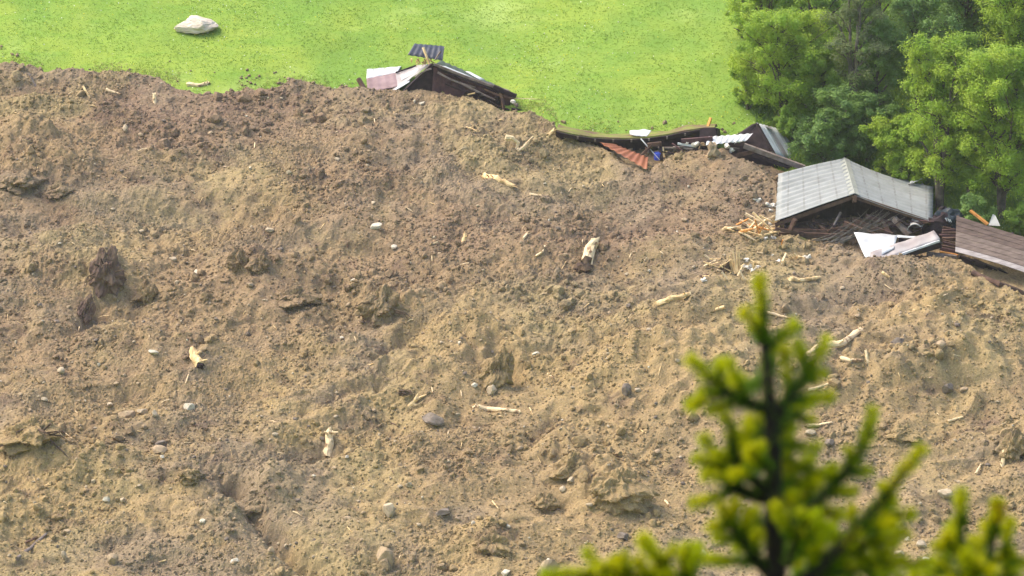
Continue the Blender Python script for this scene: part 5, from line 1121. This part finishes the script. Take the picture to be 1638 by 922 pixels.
def spruce(base_px, label, stem_pix, branches, lower, seed, stem_r, d=0.0):
    tip = P(*stem_pix[0], DS+d); foot_px = P(*stem_pix[-1], DS+d); gz = float(ground_h(foot_px.x, foot_px.y)); foot = Vector((foot_px.x+.02, foot_px.y, gz-.1))
    root = empty('spruce_tree', foot, label, 'spruce tree', 'young spruces in the foreground')
    q = smooth_pts([P(a, b, DS+d) for a, b in stem_pix]); n = len(q); r = [stem_r[0]+(stem_r[1]-stem_r[0])*i/(n-1) for i in range(n)]
    Hh = q[-1].z-foot.z
    for i in range(1, 13): t = i/12; q.append(foot_px.lerp(foot, t)); r.append(stem_r[1]+(.055-stem_r[1])*t)
    mb = MB(); mb.tube(q, r, 10, wob=.06); mb.build('trunk', M['twig'], root)
    needles('leader_needles', [v for v in reversed(smooth_pts([P(a, b, DS+d) for a, b in stem_pix[:3]]))], 1, root, 3200, .017, .42, None, seed)
    needles('trunk_needles', smooth_pts([P(a, b, DS+d) for a, b in stem_pix[2:-1]]), 1, root, 900, .020, 2, None, seed+70)
    for i, b in enumerate(branches): branch(root, d=d+b[1], dd=b[2], pix=b[0], seed=seed*50+i, **b[3])
    rr = random.Random(seed)
    for i in range(lower):                                    # the whorls below the picture
        t = .05+.8*i/lower; p0 = foot_px.lerp(foot, t); ang = i*2.4; L = .35+1.1*t; pts = [p0+Vector((math.cos(ang)*L*s, math.sin(ang)*L*s, .18*L*s-.35*L*s*s)) for s in (0, .25, .5, .75, 1)]
        mb = MB(); mb.tube(pts, [.010, .008, .006, .004, .002], 5); br = mb.build('lower_branch', M['twig'], root); V = []
        allp = []
        for s in range(1, 9):
            c0 = pts[0].lerp(pts[-1], s/9)+Vector((0, 0, .12*L*math.sin(s/9*3.1)))
            for sg in (-1, 1): sd = Vector((-math.sin(ang), math.cos(ang), 0))*sg; allp.append((c0, c0+(sd+Vector((math.cos(ang), math.sin(ang), 0))*.6)*L*.28*(1-s/11)))
        r2 = np.random.default_rng(i+seed*9); vv = []
        for a_, b_ in allp+[(pts[k], pts[k+1]) for k in range(4)]:
            m_ = 130; t_ = r2.uniform(0, 1, m_)[:, None]; p_ = np.array(a_)*(1-t_)+np.array(b_)*t_; nd = r2.normal(size=(m_, 3)); nd /= np.linalg.norm(nd, axis=1)[:, None]; w_ = np.cross(nd, [0, 0, 1.])*.0018; vv.append(np.stack([p_-w_, p_+w_, p_+nd*.018], 1))
        V = np.concatenate(vv).reshape(-1, 3); link('needles', npmesh('needles', V, np.arange(len(V)).reshape(-1, 3), M['needle_old'], False), br)
    return root
B = dict
spruce(None, 'tall young spruce leader in the right foreground, sharpest and darkest stem', [(1215, 440), (1219, 500), (1224, 556), (1231, 640), (1236, 720), (1238, 801), (1242, 930), (1246, 1010)], [
    ([(1223, 553), (1212, 530), (1200, 512), (1189, 494)], 0, -.03, B(r0=2.5, new=.2, subs=0)), ([(1225, 558), (1242, 545), (1258, 533), (1274, 516)], 0, .03, B(r0=2.5, new=.35, subs=0)),
    ([(1238, 600), (1228, 575), (1240, 560), (1250, 552)], 0, .06, B(r0=2, new=.3, subs=0)),
    ([(1240, 662), (1262, 640), (1280, 614), (1303, 578), (1325, 541)], 0, .04, B(r0=4.5, new=.55, subs=2)), ([(1230, 655), (1205, 648), (1180, 638), (1152, 618), (1124, 594), (1099, 573)], 0, -.03, B(r0=4, new=.5, subs=2)),
    ([(1165, 627), (1145, 634), (1122, 642), (1099, 653)], -.02, -.03, B(r0=2.5, new=.25, subs=0)), ([(1240, 680), (1262, 665), (1280, 650), (1300, 640)], .05, .1, B(r0=2.5, new=.3, subs=1)),
    ([(1225, 600), (1205, 620), (1185, 610), (1170, 606)], .05, .1, B(r0=2.5, new=.4, subs=0)),
    ([(1234, 790), (1212, 772), (1190, 755), (1176, 727), (1168, 690), (1160, 664)], 0, -.04, B(r0=5, new=.72, subs=2)), ([(1234, 800), (1196, 789), (1166, 776), (1152, 748), (1138, 722), (1124, 696)], .03, -.03, B(r0=5, new=.6, subs=2)),
    ([(1235, 720), (1215, 705), (1205, 690), (1196, 668)], .04, .05, B(r0=3, new=.4, subs=1)), ([(1236, 760), (1222, 745), (1206, 735), (1200, 715)], -.04, -.05, B(r0=3, new=.35, subs=1)),
    ([(1238, 925), (1208, 893), (1185, 860), (1165, 835), (1151, 806)], 0, -.04, B(r0=5, new=.6, subs=3)), ([(1240, 870), (1222, 850), (1205, 846), (1190, 836)], .05, .05, B(r0=3, new=.3, subs=1)),
    ([(1240, 880), (1262, 845), (1290, 822), (1330, 780), (1365, 741), (1386, 700), (1397, 652)], 0, .05, B(r0=5.5, new=.62, subs=3)), ([(1242, 985), (1275, 945), (1308, 912), (1365, 855), (1414, 796), (1446, 755), (1479, 716)], -.03, -.06, B(r0=7, new=.6, subs=4)),
    ([(1239, 800), (1255, 770), (1275, 745), (1300, 735)], .05, .08, B(r0=3, new=.3, subs=2)), ([(1239, 830), (1262, 800), (1290, 790), (1318, 760)], .08, .08, B(r0=3, new=.3, subs=2)), ([(1239, 740), (1248, 715), (1262, 700), (1266, 680)], .03, .05, B(r0=3, new=.3, subs=1)),
    ([(1365, 855), (1395, 838), (1430, 828), (1464, 822)], 0, -.03, B(r0=3, new=.3, subs=1)), ([(1330, 885), (1362, 882), (1400, 872), (1436, 862)], -.03, -.03, B(r0=3, new=.3, subs=2)), ([(1290, 925), (1330, 918), (1390, 908), (1450, 902), (1490, 905)], -.04, -.03, B(r0=4, new=.3, subs=3)),
    ([(1250, 900), (1290, 875), (1320, 850), (1345, 815)], .06, .08, B(r0=3, new=.3, subs=2)), ([(1260, 905), (1275, 860), (1290, 840), (1310, 822)], -.05, -.08, B(r0=3, new=.3, subs=2)),
    ([(1244, 960), (1285, 925), (1340, 890), (1380, 878)], .1, .1, B(r0=4, new=.35, subs=3)),
    ([(1242, 1030), (1160, 985), (1080, 940), (1058, 905), (1040, 880), (1027, 862)], -.12, -.3, B(r0=5, new=.35, subs=2)), ([(1130, 968), (1105, 935), (1092, 905), (1104, 870)], -.3, -.05, B(r0=3, new=.1, subs=1)),
    ([(1110, 968), (1040, 938), (980, 925), (925, 920), (868, 922)], -.3, -.1, B(r0=4, new=.15, subs=3)), ([(1060, 945), (1020, 925), (990, 914), (955, 908)], -.33, -.05, B(r0=3, new=.1, subs=1)),
], 26, 1, (.004, .020))
spruce(None, 'small yellow green spruce tip, left of the two at the lower right', [(1536, 782), (1537, 820), (1538, 860), (1539, 930), (1540, 1000)], [
    ([(1539, 900), (1528, 880), (1518, 868), (1511, 853)], 0, -.02, B(r0=2, new=.1, subs=1)), ([(1539, 910), (1548, 890), (1552, 875), (1556, 862)], .04, .04, B(r0=2, new=.3, subs=0)), ([(1539, 935), (1520, 915), (1505, 905), (1492, 900)], 0, .04, B(r0=2, new=.1, subs=1)), ([(1539, 950), (1556, 925), (1562, 912), (1566, 900)], -.03, -.04, B(r0=2, new=.2, subs=1)),
    ([(1538, 880), (1530, 865), (1524, 850), (1521, 838)], .03, .03, B(r0=2, new=.1, subs=0))], 14, 2, (.0022, .007), d=.25)
spruce(None, 'spruce tip with rusty leader, right of the two at the lower right', [(1597, 798), (1592, 830), (1587, 870), (1580, 930), (1578, 1000)], [
    ([(1584, 905), (1600, 892), (1612, 886), (1624, 882)], 0, -.02, B(r0=2, new=.1, subs=1)), ([(1582, 920), (1572, 895), (1567, 880), (1566, 862)], .04, .04, B(r0=2, new=.3, subs=0)), ([(1580, 945), (1600, 925), (1615, 915), (1632, 910)], 0, .04, B(r0=2, new=.1, subs=1)), ([(1580, 955), (1560, 935), (1550, 920), (1545, 905)], -.03, -.04, B(r0=2, new=.2, subs=1)),
    ([(1590, 862), (1594, 845), (1596, 830), (1598, 805)], .0, .0, B(r0=1.6, new=.1, subs=0, tip=M['needle_rust'])), ([(1588, 880), (1578, 862), (1577, 845), (1576, 838)], .03, .03, B(r0=2, new=.1, subs=0))], 14, 3, (.0022, .008), d=.3)
print('objects', len(bpy.data.objects))
